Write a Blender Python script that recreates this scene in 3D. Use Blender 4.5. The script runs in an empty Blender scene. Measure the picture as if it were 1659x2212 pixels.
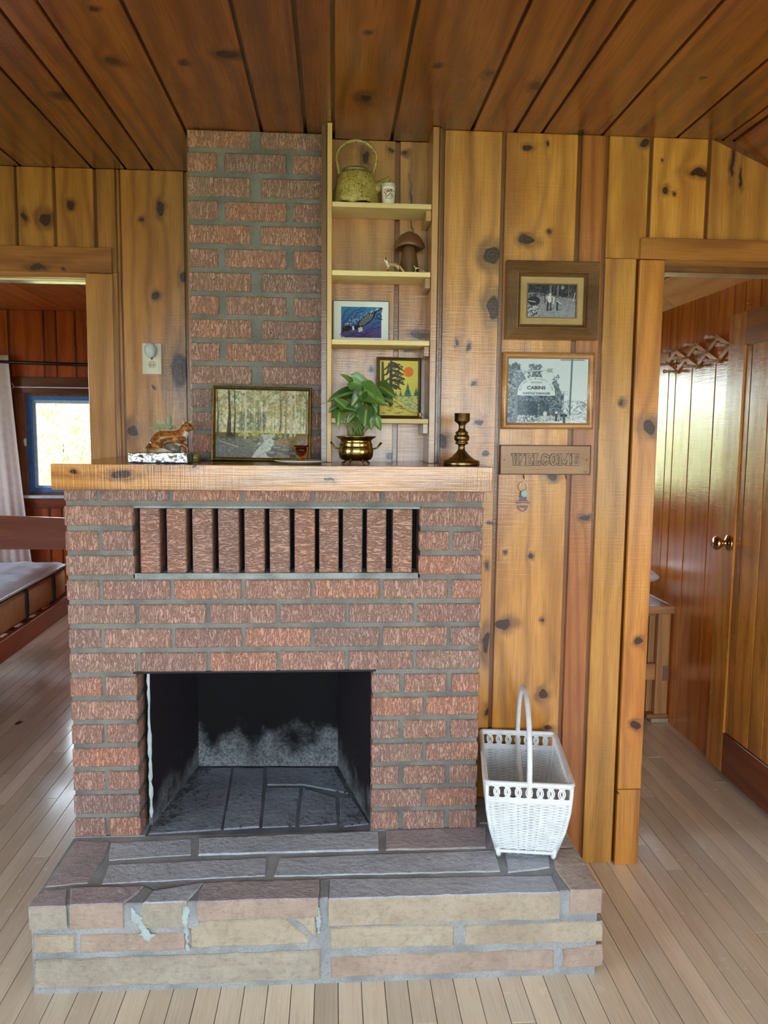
import bpy, math, random
import numpy as np
from mathutils import Vector, Matrix
random.seed(7)
S = bpy.context.scene
COL = S.collection
PI = math.pi

# ------------------------------------------------------------------ camera
IMW, IMH, FPX = 1659.0, 2212.0, 1661.3
CAM = Vector((0.76281, -2.21958, 1.44203))
_p, _y, _r = 0.10278, 0.06513, 0.00989
CF = Vector((math.sin(_y)*math.cos(_p), math.cos(_y)*math.cos(_p), -math.sin(_p)))
_R = Vector((math.cos(_y), -math.sin(_y), 0)); _U = _R.cross(CF)
CR = math.cos(_r)*_R + math.sin(_r)*_U
CU = -math.sin(_r)*_R + math.cos(_r)*_U
cd = bpy.data.cameras.new('camera'); cam = bpy.data.objects.new('camera', cd); COL.objects.link(cam)
cd.sensor_fit = 'HORIZONTAL'; cd.sensor_width = 36.0; cd.lens = 36.0*FPX/IMW; cd.clip_start = 0.02
M = Matrix.Identity(4)
for i in range(3):
    M[i][0] = CR[i]; M[i][1] = CU[i]; M[i][2] = -CF[i]; M[i][3] = CAM[i]
cam.matrix_world = M
S.camera = cam

# ------------------------------------------------------------------ world, light, exposure
S.view_settings.view_transform = 'Standard'; S.view_settings.look = 'None'
S.view_settings.gamma = 1.0; S.view_settings.use_curve_mapping = False
S.view_settings.exposure = 0.55
SKY = 9.0
w = bpy.data.worlds.new('sky'); S.world = w; w.use_nodes = True
nt = w.node_tree; nt.nodes.clear()
wo = nt.nodes.new('ShaderNodeOutputWorld'); bg = nt.nodes.new('ShaderNodeBackground')
tc = nt.nodes.new('ShaderNodeTexCoord'); sp = nt.nodes.new('ShaderNodeSeparateXYZ'); rp = nt.nodes.new('ShaderNodeValToRGB')
nt.links.new(tc.outputs['Generated'], sp.inputs[0]); nt.links.new(sp.outputs['Z'], rp.inputs[0])
rp.color_ramp.elements[0].position = 0.0; rp.color_ramp.elements[0].color = (0.80, 0.92, 1.0, 1)
rp.color_ramp.elements[1].position = 0.7; rp.color_ramp.elements[1].color = (0.62, 0.80, 1.0, 1)
nt.links.new(rp.outputs[0], bg.inputs[0]); bg.inputs[1].default_value = SKY
nt.links.new(bg.outputs[0], wo.inputs[0])
sl = bpy.data.lights.new('sun', 'SUN'); sl.energy = 15.0; sl.angle = 0.02; sl.color = (1.0, 0.95, 0.86)
so_ = bpy.data.objects.new('sun', sl); COL.objects.link(so_); so_.rotation_euler = (math.radians(8), math.radians(34), 0)
def portal(name, loc, rot, sx, sy):
    l = bpy.data.lights.new(name, 'AREA'); l.shape = 'RECTANGLE'; l.size = sx; l.size_y = sy
    l.cycles.is_portal = True
    o = bpy.data.objects.new(name, l); COL.objects.link(o); o.location = loc; o.rotation_euler = rot
# daylight enters through the windows: sky portals in their openings
portal('window_daylight', (0.95, -4.86, 1.40), (-PI/2, 0, PI), 3.5, 1.5)
portal('window_daylight', (-2.46, -2.6, 1.40), (0, -PI/2, 0), 1.3, 2.2)  # portal of the left side window added for fill light
portal('window_daylight', (3.06, -2.9, 1.12), (0, PI/2, 0), 1.0, 2.0)  # portal of the right side window added to brighten the room
portal('window_daylight', (-1.1, 4.10, 1.33), (-PI/2, 0, 0), 1.05, 0.76)
portal('window_daylight', (1.44, 3.64, 1.465), (-PI/2, 0, 0), 1.84, .97)
portal('window_daylight', (-3.06, 2.2, 1.45), (0, -PI/2, 0), 1.0, 1.2)

H = 2.355

# ------------------------------------------------------------------ measuring helpers: a pixel of the survey photo -> point on a real plane
def _ray(px, py): return CF*FPX + CR*(px-IMW/2) - CU*(py-IMH/2)
def PY(px, py, y):
    d = _ray(px, py); return CAM + d*((y-CAM.y)/d.y)
def PZ(px, py, z):
    d = _ray(px, py); return CAM + d*((z-CAM.z)/d.z)
def PX(px, py, x):
    d = _ray(px, py); return CAM + d*((x-CAM.x)/d.x)

def lin(c):
    r = []
    for v in c[:3]:
        v = v/255.0
        r.append(v/12.92 if v <= 0.04045 else ((v+0.055)/1.055)**2.4)
    return tuple(r)+(1.0,)

# ------------------------------------------------------------------ mesh builder
class MB:
    def __init__(s): s.v = []; s.f = []; s.mi = []
    def add(s, vs, fs, mi=0):
        b = len(s.v); s.v += [tuple(v) for v in vs]
        for f in fs: s.f.append(tuple(b+i for i in f)); s.mi.append(mi)
    def convex(s, vs, fs, mi=0, c=None):
        vs = [Vector(v) for v in vs]
        c = c or sum(vs, Vector())/len(vs)
        out = []
        for f in fs:
            n = (vs[f[1]]-vs[f[0]]).cross(vs[f[2]]-vs[f[0]])
            fc = sum((vs[i] for i in f), Vector())/len(f)
            out.append(tuple(f) if n.dot(fc-c) >= 0 else tuple(reversed(f)))
        s.add(vs, out, mi)
    def box(s, x0, y0, z0, x1, y1, z1, c=0.0, mi=0):
        lo = (min(x0, x1), min(y0, y1), min(z0, z1)); hi = (max(x0, x1), max(y0, y1), max(z0, z1))
        if c <= 0:
            vs = [((lo, hi)[i][0], (lo, hi)[j][1], (lo, hi)[k][2]) for i in (0, 1) for j in (0, 1) for k in (0, 1)]
            s.convex(vs, [(0, 1, 3, 2), (4, 6, 7, 5), (0, 4, 5, 1), (2, 3, 7, 6), (0, 2, 6, 4), (1, 5, 7, 3)], mi); return
        vs = []; ix = {}
        for i in (0, 1):
            for j in (0, 1):
                for k in (0, 1):
                    e = ((lo, hi)[i][0], (lo, hi)[j][1], (lo, hi)[k][2]); sg = (1-2*i, 1-2*j, 1-2*k)
                    for a in range(3):
                        p = [e[q]+(0 if q == a else sg[q]*c) for q in range(3)]
                        ix[(i, j, k, a)] = len(vs); vs.append(tuple(p))
        fs = []
        for a in range(3):
            b, d = [q for q in range(3) if q != a]
            for sa in (0, 1):
                q4 = []
                for sb, sd in ((0, 0), (1, 0), (1, 1), (0, 1)):
                    k = [0, 0, 0]; k[a] = sa; k[b] = sb; k[d] = sd; q4.append(ix[(*k, a)])
                fs.append(q4)
            for sb in (0, 1):
                for sd in (0, 1):
                    k0 = [0, 0, 0]; k0[b] = sb; k0[d] = sd; k1 = list(k0); k1[a] = 1
                    fs.append([ix[(*k0, b)], ix[(*k1, b)], ix[(*k1, d)], ix[(*k0, d)]])
        for i in (0, 1):
            for j in (0, 1):
                for k in (0, 1): fs.append([ix[(i, j, k, 0)], ix[(i, j, k, 1)], ix[(i, j, k, 2)]])
        s.convex(vs, fs, mi)
    def prism(s, poly, z0, z1, c=0.0, mi=0, mi_side=None):
        """poly: convex-ish list of (x, y); top ring inset by c"""
        if mi_side is None: mi_side = mi
        n = len(poly); ar = sum(poly[i][0]*poly[(i+1) % n][1]-poly[(i+1) % n][0]*poly[i][1] for i in range(n))
        if ar < 0: poly = poly[::-1]
        cx = sum(p[0] for p in poly)/n; cy = sum(p[1] for p in poly)/n
        def ins(d):
            r = []
            for i in range(n):
                a, b, e = poly[i-1], poly[i], poly[(i+1) % n]
                v1 = Vector((b[0]-a[0], b[1]-a[1])).normalized(); v2 = Vector((e[0]-b[0], e[1]-b[1])).normalized()
                m = Vector((-v1.y-v2.y, v1.x+v2.x)); L = m.length
                if L < 1e-6: r.append(b); continue
                m /= L; k = d/max(0.35, m.dot(Vector((-v1.y, v1.x)))); r.append((b[0]+m.x*k, b[1]+m.y*k))
            return r
        b = len(s.v); t = ins(c) if c > 0 else poly
        s.v += [(x, y, z0) for x, y in poly]
        if c > 0: s.v += [(x, y, z1-c) for x, y in poly]
        s.v += [(x, y, z1) for x, y in t]
        rings = 3 if c > 0 else 2
        s.f.append(tuple(b+i for i in reversed(range(n)))); s.mi.append(mi_side)
        for r in range(rings-1):
            for i in range(n):
                j = (i+1) % n
                s.f.append((b+r*n+i, b+r*n+j, b+(r+1)*n+j, b+(r+1)*n+i)); s.mi.append(mi_side if r == 0 else mi)
        s.f.append(tuple(b+(rings-1)*n+i for i in range(n))); s.mi.append(mi)
    def tube(s, pts, rad, n=8, caps=True, mi=0, closed=False):
        pts = [Vector(p) for p in pts]; m = len(pts)
        if not isinstance(rad, (list, tuple)): rad = [rad]*m
        b = len(s.v); up = None
        for i, p in enumerate(pts):
            if closed: t = pts[(i+1) % m]-pts[i-1]
            else: t = pts[min(i+1, m-1)]-pts[max(i-1, 0)]
            t = t.normalized() if t.length > 1e-9 else Vector((0, 0, 1))
            if up is None:
                up = t.cross(Vector((0.13, 0.97, 0.21)));
                if up.length < 0.05: up = t.cross(Vector((1, 0, 0)))
            up = (up-t*up.dot(t)); up = up.normalized() if up.length > 1e-9 else t.orthogonal().normalized()
            sd = t.cross(up)
            for k in range(n):
                a = 2*PI*k/n; s.v.append(tuple(p+(up*math.cos(a)+sd*math.sin(a))*rad[i]))
        for i in range(m if closed else m-1):
            i2 = (i+1) % m
            for k in range(n):
                k2 = (k+1) % n
                s.f.append((b+i*n+k, b+i*n+k2, b+i2*n+k2, b+i2*n+k)); s.mi.append(mi)
        if caps and not closed:
            s.f.append(tuple(b+k for k in reversed(range(n)))); s.mi.append(mi)
            s.f.append(tuple(b+(m-1)*n+k for k in range(n))); s.mi.append(mi)
    def lathe(s, prof, c=(0, 0, 0), n=28, mi=0, sx=1, sy=1, twist=0):
        b = len(s.v); m = len(prof)
        for r, z in prof:
            for k in range(n):
                a = 2*PI*k/n+twist; s.v.append((c[0]+r*math.cos(a)*sx, c[1]+r*math.sin(a)*sy, c[2]+z))
        for i in range(m-1):
            for k in range(n):
                k2 = (k+1) % n
                s.f.append((b+i*n+k, b+i*n+k2, b+(i+1)*n+k2, b+(i+1)*n+k)); s.mi.append(mi)
        if prof[0][0] > 1e-5: s.f.append(tuple(b+k for k in reversed(range(n)))); s.mi.append(mi)
        if prof[-1][0] > 1e-5: s.f.append(tuple(b+(m-1)*n+k for k in range(n))); s.mi.append(mi)
    def ball(s, c, r, n=14, mi=0, rot=None):
        if not isinstance(r, (list, tuple)): r = (r, r, r)
        b = len(s.v); m = n//2+1; c = Vector(c)
        for i in range(m+1):
            t = PI*i/m
            for k in range(n):
                a = 2*PI*k/n
                q = Vector((r[0]*math.sin(t)*math.cos(a), r[1]*math.sin(t)*math.sin(a), -r[2]*math.cos(t)))
                if rot is not None: q = rot @ q
                s.v.append(tuple(c+q))
        for i in range(m):
            for k in range(n):
                k2 = (k+1) % n
                s.f.append((b+i*n+k, b+i*n+k2, b+(i+1)*n+k2, b+(i+1)*n+k)); s.mi.append(mi)
    def frame(s, x0, z0, x1, z1, prof, mi=0):
        """mitred picture frame in the XZ plane facing -Y; prof = [(inset, y)] closed profile"""
        b = len(s.v); m = len(prof)
        for sx, sz in ((0, 0), (1, 0), (1, 1), (0, 1)):
            for d, y in prof:
                s.v.append(((x1-d) if sx else (x0+d), y, (z1-d) if sz else (z0+d)))
        for q in range(4):
            q2 = (q+1) % 4
            for i in range(m):
                j = (i+1) % m
                s.f.append((b+q*m+i, b+q*m+j, b+q2*m+j, b+q2*m+i)); s.mi.append(mi)
    def xform(s, mat):
        s.v = [tuple(mat @ Vector(v)) for v in s.v]; return s

def mesh(name, mb, mats, smooth=False):
    me = bpy.data.meshes.new(name); me.from_pydata(mb.v, [], mb.f)
    for m in (mats if isinstance(mats, (list, tuple)) else [mats]): me.materials.append(m)
    if any(mb.mi): me.polygons.foreach_set('material_index', mb.mi)
    if smooth: me.polygons.foreach_set('use_smooth', [True]*len(me.polygons))
    me.update()
    return me
def fixn(me):
    import bmesh
    bm = bmesh.new(); bm.from_mesh(me); bmesh.ops.recalc_face_normals(bm, faces=bm.faces); bm.to_mesh(me); bm.free()
def obj(name, mb, mats, parent=None, smooth=False, loc=None, rot=None, fix=False):
    me = mb if isinstance(mb, bpy.types.Mesh) else mesh(name, mb, mats, smooth)
    if fix: fixn(me)
    o = bpy.data.objects.new(name, me); COL.objects.link(o)
    if parent is not None: o.parent = parent
    if loc is not None: o.location = loc
    if rot is not None: o.rotation_euler = rot
    return o
def tag(o, label=None, cat=None, group=None, kind=None):
    if label: o['label'] = label
    if cat: o['category'] = cat
    if group: o['group'] = group
    if kind: o['kind'] = kind
    return o
def thing(name, label, cat, loc=(0, 0, 0), rotz=0, group=None):
    o = bpy.data.objects.new(name, None); COL.objects.link(o); o.empty_display_size = 0.05
    o.location = loc; o.rotation_euler = (0, 0, rotz); return tag(o, label, cat, group)
def struct(name, mb, m, smooth=False): return tag(obj(name, mb, m, None, smooth), kind='structure')
def B(*a, **k):
    mb = MB(); mb.box(*a, **k); return mb

# ------------------------------------------------------------------ materials
class NT:
    def __init__(s, name):
        s.m = bpy.data.materials.new(name); s.m.use_nodes = True; s.t = s.m.node_tree; s.t.nodes.clear()
        s.out = s.t.nodes.new('ShaderNodeOutputMaterial'); s.p = s.t.nodes.new('ShaderNodeBsdfPrincipled')
        s.t.links.new(s.p.outputs[0], s.out.inputs[0])
    def n(s, typ, **k):
        q = s.t.nodes.new(typ)
        for a, v in k.items():
            if hasattr(q, a) and not a.startswith('i_'): setattr(q, a, v)
        return q
    def L(s, a, b): s.t.links.new(a, b)
    def val(s, sock, v):
        if isinstance(v, bpy.types.NodeSocket): s.L(v, sock)
        else: sock.default_value = v
    def math(s, op, a, b=0.0, c=None, clamp=False):
        q = s.n('ShaderNodeMath', operation=op, use_clamp=clamp); s.val(q.inputs[0], a); s.val(q.inputs[1], b)
        if c is not None: s.val(q.inputs[2], c)
        return q.outputs[0]
    def vm(s, op, a, b=(0, 0, 0)):
        q = s.n('ShaderNodeVectorMath', operation=op); s.val(q.inputs[0], a)
        if op != 'LENGTH': s.val(q.inputs[1], b)
        return q.outputs['Value'] if op in ('LENGTH', 'DOT_PRODUCT', 'DISTANCE') else q.outputs[0]
    def noise(s, vec, scale, detail=3, rough=0.5, dist=0.0, col=False):
        q = s.n('ShaderNodeTexNoise'); s.val(q.inputs['Vector'], vec); q.inputs['Scale'].default_value = scale
        q.inputs['Detail'].default_value = detail; q.inputs['Roughness'].default_value = rough; q.inputs['Distortion'].default_value = dist
        return q.outputs['Color' if col else 'Fac']
    def ramp(s, f, stops):
        q = s.n('ShaderNodeValToRGB'); s.val(q.inputs[0], f); e = q.color_ramp.elements
        while len(e) < len(stops): e.new(0.5)
        for i, (p, c) in enumerate(stops):
            e[i].position = p; e[i].color = c if len(c) == 4 else (*c, 1)
        return q.outputs[0]
    def mix(s, f, a, b, mode='MIX'):
        q = s.n('ShaderNodeMix', data_type='RGBA', blend_type=mode)
        s.val(q.inputs[0], f); s.val(q.inputs[6], a); s.val(q.inputs[7], b); return q.outputs[2]
    def mr(s, v, a, b, c=0.0, d=1.0, smooth=True):
        q = s.n('ShaderNodeMapRange', interpolation_type='SMOOTHSTEP' if smooth else 'LINEAR')
        s.val(q.inputs[0], v); q.inputs[1].default_value = a; q.inputs[2].default_value = b
        q.inputs[3].default_value = c; q.inputs[4].default_value = d; return q.outputs[0]
    def bump(s, h, strength=0.3, dist=0.01, prev=None):
        q = s.n('ShaderNodeBump'); q.inputs['Strength'].default_value = strength; q.inputs['Distance'].default_value = dist
        s.val(q.inputs['Height'], h)
        if prev is not None: s.L(prev, q.inputs['Normal'])
        return q.outputs[0]
    def coords(s): return s.n('ShaderNodeTexCoord').outputs['Object']
    def rnd(s): return s.n('ShaderNodeObjectInfo').outputs['Random']
    def set(s, base=None, rough=None, metal=None, normal=None, coat=None, spec=None, trans=None, coat_r=None, ior=None, sss=None):
        p = s.p.inputs
        if base is not None: s.val(p['Base Color'], base)
        if rough is not None: s.val(p['Roughness'], rough)
        if metal is not None: s.val(p['Metallic'], metal)
        if normal is not None:
            s.L(normal, p['Normal'])
            if not (coat is None or (isinstance(coat, (int, float)) and coat == 0)): s.L(normal, p['Coat Normal'])
        if coat is not None: s.val(p['Coat Weight'], coat)
        if coat_r is not None: s.val(p['Coat Roughness'], coat_r)
        if spec is not None: s.val(p['Specular IOR Level'], spec)
        if trans is not None: s.val(p['Transmission Weight'], trans)
        if ior is not None: s.val(p['IOR'], ior)
        return s.m

def plain(name, col, rough=0.5, metal=0.0, coat=0.0, var=0.08, bump=0.0, bscale=200, spec=0.5):
    t = NT(name); c = t.coords(); nz = t.noise(c, 30, 4)
    a = lin(col); d = tuple(v*(1-var*2.5) for v in a[:3])+(1,)
    base = t.mix(t.mr(nz, 0.3, 0.7), a, d)
    nm = t.bump(t.noise(c, bscale, 3), bump, 0.002) if bump > 0 else None
    return t.set(base, rough, metal, nm, coat, spec)

def wood(name, light, mid, dark, ax='x', al='z', knots=(), rk=0.5, rough=0.3, coat=0.6, grain=1.0, blotch=0.5, saw=0.36, stain=(70, 35, 20), fg=1.0, und_=0.22):
    """boards whose width runs along ax and whose length runs along al; knots = [(a, l, ra, rl)] in the board's plane; rk: share of random knots"""
    t = NT(name); P = t.coords(); rn = t.rnd()
    I = {'x': 0, 'y': 1, 'z': 2}
    def vec(a, l, n=None):
        v = [n if n is not None else a]*3; v[I[ax]] = a; v[I[al]] = l; return tuple(v)
    off = t.vm('MULTIPLY', t.n('ShaderNodeCombineXYZ').outputs[0], (1, 1, 1))
    cb = t.n('ShaderNodeCombineXYZ'); t.L(rn, cb.inputs[0]); t.L(rn, cb.inputs[1]); t.L(rn, cb.inputs[2])
    Q = t.vm('ADD', P, t.vm('MULTIPLY', cb.outputs[0], (17.3, 31.7, 23.9)))
    dmin = None
    wob = t.vm('MULTIPLY', t.vm('SUBTRACT', t.noise(Q, 22, 2, col=True), (0.5, 0.5, 0.5)), (0.035, 0.035, 0.035))
    PW = t.vm('ADD', P, wob)
    for (ka, kl, ra, rl) in knots:
        k = [0, 0, 0]; k[I[ax]] = ka; k[I[al]] = kl
        m = [0, 0, 0]; m[I[ax]] = 1/ra; m[I[al]] = 1/rl
        d = t.vm('LENGTH', t.vm('MULTIPLY', t.vm('SUBTRACT', PW, tuple(k)), tuple(m)))
        dmin = d if dmin is None else t.math('MINIMUM', dmin, d)
    if rk > 0:
        vo = t.n('ShaderNodeTexVoronoi', feature='F1'); vo.inputs['Scale'].default_value = 1.0; vo.inputs['Randomness'].default_value = 1.0
        t.L(t.vm('MULTIPLY', t.vm('ADD', Q, wob), vec(5.0, 3.1, 0.0)), vo.inputs['Vector'])
        sc = t.n('ShaderNodeSeparateColor'); t.L(vo.outputs['Color'], sc.inputs[0])
        big = t.math('MULTIPLY_ADD', sc.outputs[1], 0.055, 0.022)
        gate = t.math('GREATER_THAN', rk, sc.outputs[0])
        d = t.math('DIVIDE', vo.outputs['Distance'], t.math('MAXIMUM', t.math('MULTIPLY', big, gate), 0.0001))
        dmin = d if dmin is None else t.math('MINIMUM', dmin, d)
    if dmin is None: dmin = t.math('ADD', 9.0, 0.0)
    near = t.math('DIVIDE', 1.0, t.math('MULTIPLY_ADD', dmin, dmin, 1.0))
    low = t.noise(t.vm('MULTIPLY', Q, vec(3.2, 0.55)), 1.0, 2, 0.5, 0.4)
    sep = t.n('ShaderNodeSeparateXYZ'); t.L(Q, sep.inputs[0])
    g = t.math('ADD', t.math('MULTIPLY', sep.outputs[I[ax]], 42*grain), t.math('MULTIPLY', low, 14*grain))
    g = t.math('ADD', g, t.math('MULTIPLY', near, 4.5))
    ring = t.math('MULTIPLY_ADD', t.math('SINE', t.math('MULTIPLY', g, 2.0)), 0.5, 0.5)
    ring = t.math('POWER', ring, 2.2)
    fine = t.noise(t.vm('MULTIPLY', Q, vec(260*fg, 7)), 1.0, 3, 0.6)
    bl = t.noise(t.vm('MULTIPLY', Q, vec(7.0, 1.6)), 1.0, 4, 0.6, 0.6)
    base = t.mix(t.mr(bl, 0.38, 0.72), lin(light), lin(mid))
    base = t.mix(t.math('MULTIPLY', ring, 0.38*min(1.5, grain+0.2)), base, lin(dark))
    base = t.mix(t.math('MULTIPLY', t.mr(fine, 0.42, 0.75), 0.42), base, lin(dark))
    dk = t.mr(t.noise(t.vm('MULTIPLY', Q, vec(4.2, 1.1)), 1.0, 5, 0.62, 1.2), 0.60, 0.80)
    base = t.mix(t.math('MULTIPLY', dk, blotch), base, lin(stain))
    tone = t.math('MULTIPLY_ADD', rn, 0.34, 0.83)
    tn = t.n('ShaderNodeCombineXYZ'); t.L(tone, tn.inputs[0]); t.L(tone, tn.inputs[1]); t.L(tone, tn.inputs[2])
    base = t.mix(1.0, base, tn.outputs[0], 'MULTIPLY')
    halo = t.math('MULTIPLY', t.mr(t.math('ADD', dmin, t.math('MULTIPLY', t.math('SUBTRACT', bl, 0.5), 2.6)), 0.9, 2.5, 1.0, 0.0), 0.6)
    base = t.mix(halo, base, lin(stain))
    core = t.mr(dmin, 0.82, 1.05, 1.0, 0.0)
    kring = t.math('MULTIPLY_ADD', t.math('SINE', t.math('MULTIPLY', dmin, 16.0)), 0.5, 0.5)
    base = t.mix(core, base, t.mix(kring, lin((34, 18, 14)), lin((74, 38, 26))))
    sawn = t.noise(t.vm('MULTIPLY', Q, vec(9, 300)), 1.0, 2, 0.5)
    hgt = t.math('ADD', t.math('MULTIPLY', sawn, 0.6), t.math('MULTIPLY', fine, 0.5))
    nm = t.bump(hgt, saw, 0.0016)
    und = t.noise(t.vm('MULTIPLY', Q, vec(14, 5)), 1.0, 2)
    nm = t.bump(und, und_, 0.006, nm)
    ro = t.math('MULTIPLY_ADD', t.noise(Q, 25, 3), 0.12, rough-0.05)
    cw = t.math('MULTIPLY', t.math('MULTIPLY_ADD', core, -0.8, 1.0), coat) if knots or rk > 0 else coat
    return t.set(base, ro, 0, nm, cw, 0.5, coat_r=rough*0.55)

AMB = dict(light=(210, 152, 62), mid=(186, 120, 38), dark=(124, 68, 18))
def wallwood(name, knots=(), rk=0.35, **k):
    d = dict(AMB); d.update(k); return wood(name, d.pop('light'), d.pop('mid'), d.pop('dark'), knots=knots, rk=rk, **d)
M_wall = wallwood('amber_pine')
M_back = wallwood('groove_pine', rk=0, light=(128, 72, 24), mid=(105, 55, 16), dark=(70, 32, 8), blotch=0.3)
M_ceil = wood('ceiling_pine', (150, 88, 29), (126, 69, 18), (84, 41, 9), 'x', 'y', rk=0.3, blotch=0.35, stain=(70, 34, 14), rough=0.22, coat=0.4)
M_ceilback = wood('ceiling_groove_pine', (84, 42, 12), (64, 30, 8), (40, 16, 4), 'x', 'y', rk=0)
M_bedwall = wood('bedroom_pine', (196, 92, 28), (166, 68, 16), (112, 40, 6), rk=0.3, rough=0.28, blotch=0.35, stain=(60, 20, 6))
M_bedceil = wood('bedroom_ceiling_pine', (224, 118, 48), (200, 96, 32), (140, 58, 14), 'x', 'y', rk=0.3, blotch=0.3, stain=(60, 20, 6))
M_hall = wood('hall_pine', (236, 148, 64), (216, 122, 44), (160, 80, 24), 'y', 'z', rk=0.4, rough=0.2, coat=1.0, blotch=0.35, stain=(80, 32, 12))
M_hallx = wood('hall_back_pine', (200, 108, 40), (176, 84, 24), (122, 50, 12), 'x', 'z', rk=0.4, rough=0.25)
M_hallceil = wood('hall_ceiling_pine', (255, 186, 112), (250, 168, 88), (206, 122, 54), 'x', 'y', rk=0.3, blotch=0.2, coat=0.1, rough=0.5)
M_trim = wood('trim_pine', (176, 116, 46), (152, 92, 30), (100, 54, 14), rk=0.15, grain=0.55, blotch=0.3)
M_trimh = wood('header_pine', (170, 112, 44), (142, 84, 26), (98, 52, 14), 'z', 'x', rk=0.25, grain=0.8, blotch=0.3)
M_pale = wood('pale_shelf_pine', (240, 222, 160), (228, 206, 140), (196, 164, 100), 'z', 'x', rk=0, blotch=0.05, rough=0.5, coat=0.0, grain=0.4)
M_palev = wood('pale_upright_pine', (222, 188, 118), (204, 168, 98), (160, 118, 58), 'x', 'z', rk=0, blotch=0.12, rough=0.4, coat=0.1, grain=0.4)
M_floor = wood('maple_strip', (236, 224, 200), (226, 210, 184), (196, 174, 144), 'x', 'y', rk=0.03, blotch=0.25, rough=0.24, coat=0.85, grain=0.35, stain=(130, 104, 78), saw=0.025, und_=0.06)
M_floorback = plain('floor_groove', (52, 38, 26), 0.8)
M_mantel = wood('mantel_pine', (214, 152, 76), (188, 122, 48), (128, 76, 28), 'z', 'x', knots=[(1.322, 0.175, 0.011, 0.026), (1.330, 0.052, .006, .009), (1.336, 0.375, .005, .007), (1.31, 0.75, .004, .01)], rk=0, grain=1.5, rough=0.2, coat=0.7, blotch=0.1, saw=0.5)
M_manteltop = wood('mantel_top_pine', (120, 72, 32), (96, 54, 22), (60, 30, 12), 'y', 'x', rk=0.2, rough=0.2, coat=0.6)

def brickmat(name, rot=False, soot=0.25):
    t = NT(name); P = t.coords(); rn = t.rnd()
    cb = t.n('ShaderNodeCombineXYZ')
    for i in range(3): t.L(rn, cb.inputs[i])
    Q = t.vm('ADD', P, t.vm('MULTIPLY', cb.outputs[0], (7.3, 3.1, 5.7)))
    r2 = t.n('ShaderNodeTexWhiteNoise', noise_dimensions='1D'); t.L(t.math('MULTIPLY', rn, 91.7), r2.inputs['W'])
    n1 = t.noise(t.vm('MULTIPLY', Q, (165, 60, 40)), 1.0, 2.5, 0.55, 1.1)
    rid = t.math('ABSOLUTE', t.math('SUBTRACT', n1, 0.5))
    line = t.mr(rid, 0.0, 0.095, 1.0, 0.0)
    n2 = t.noise(t.vm('MULTIPLY', Q, (320, 160, 150)), 1.0, 2, 0.5, 0.5)
    sep = t.n('ShaderNodeSeparateXYZ'); t.L(P, sep.inputs[0])
    ex = t.math('ABSOLUTE', sep.outputs[0])
    big = t.noise(Q, 9, 3)
    base = t.mix(r2.outputs['Value'], lin((204, 146, 120)), lin((180, 150, 134)))
    base = t.mix(t.mr(big, 0.35, 0.75), base, lin((180, 142, 128)))
    base = t.mix(t.math('MULTIPLY', t.mr(rn, 0.55, 1.0), 0.55), base, lin((152, 130, 126)))
    base = t.mix(t.math('MULTIPLY', line, 0.55), base, lin((92, 64, 54)))
    base = t.mix(t.math('MULTIPLY', t.mr(n2, 0.6, 0.8), 0.35), base, lin((214, 176, 156)))
    ph = t.noise(Q, 140, 2); base = t.mix(t.math('MULTIPLY', t.mr(ph, 0.70, 0.74), 0.8), base, lin((50, 36, 32)))
    h = t.math('SUBTRACT', t.math('MULTIPLY', n2, 0.35), line)
    nm = t.bump(h, 0.9, 0.0022)
    return t.set(base, 0.62, 0, nm, 0.0, 0.35)
M_brick = brickmat('wire_cut_brick')
def mortarmat(name, c1, c2):
    t = NT(name); P = t.coords(); n1 = t.noise(P, 9, 4); n2 = t.noise(P, 260, 4, 0.7)
    base = t.mix(t.mr(n1, 0.35, 0.7), lin(c1), lin(c2))
    base = t.mix(t.math('MULTIPLY', t.mr(n2, 0.4, 0.7), 0.35), base, lin((62, 66, 62)))
    return t.set(base, 0.85, 0, t.bump(n2, 0.5, 0.003), 0, 0.25)
M_mortar = mortarmat('mortar', (136, 138, 130), (110, 112, 106))
M_stonemortar = mortarmat('hearth_mortar', (172, 176, 176), (142, 146, 148))
M_darkmortar = mortarmat('sooty_mortar', (128, 134, 142), (100, 106, 114))
def stonemat(name, c1, c2, c3, b=0.9, sc=1.0):
    t = NT(name); P = t.coords(); rn = t.rnd()
    cb = t.n('ShaderNodeCombineXYZ')
    for i in range(3): t.L(rn, cb.inputs[i])
    Q = t.vm('ADD', P, t.vm('MULTIPLY', cb.outputs[0], (3.3, 5.1, 7.7)))
    n1 = t.noise(Q, 7*sc, 5, 0.6, 0.5); n2 = t.noise(Q, 60*sc, 5, 0.6); n3 = t.noise(Q, 320, 3)
    lay = t.noise(t.vm('MULTIPLY', Q, (12, 12, 60)), 1.0, 4, 0.6, 0.8)
    base = t.mix(t.mr(n1, 0.35, 0.68), lin(c1), lin(c2))
    base = t.mix(t.math('MULTIPLY', t.mr(n2, 0.45, 0.75), 0.45), base, lin(c3))
    base = t.mix(t.math('MULTIPLY', t.mr(n3, 0.55, 0.75), 0.25), base, tuple(v*0.45 for v in lin(c3)[:3])+(1,))
    h = t.math('ADD', t.math('MULTIPLY', n2, 1.0), t.math('ADD', t.math('MULTIPLY', lay, 0.9), t.math('MULTIPLY', n3, 0.25)))
    return t.set(base, 0.62, 0, t.bump(h, b, 0.006), 0, 0.4)
M_sbuff = stonemat('buff_sandstone', (190, 178, 156), (172, 158, 136), (136, 120, 100))
M_spink = stonemat('pink_sandstone', (184, 164, 148), (166, 146, 130), (132, 112, 98))
M_sgrey = stonemat('grey_sandstone', (182, 174, 156), (160, 150, 134), (126, 114, 100))
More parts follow.
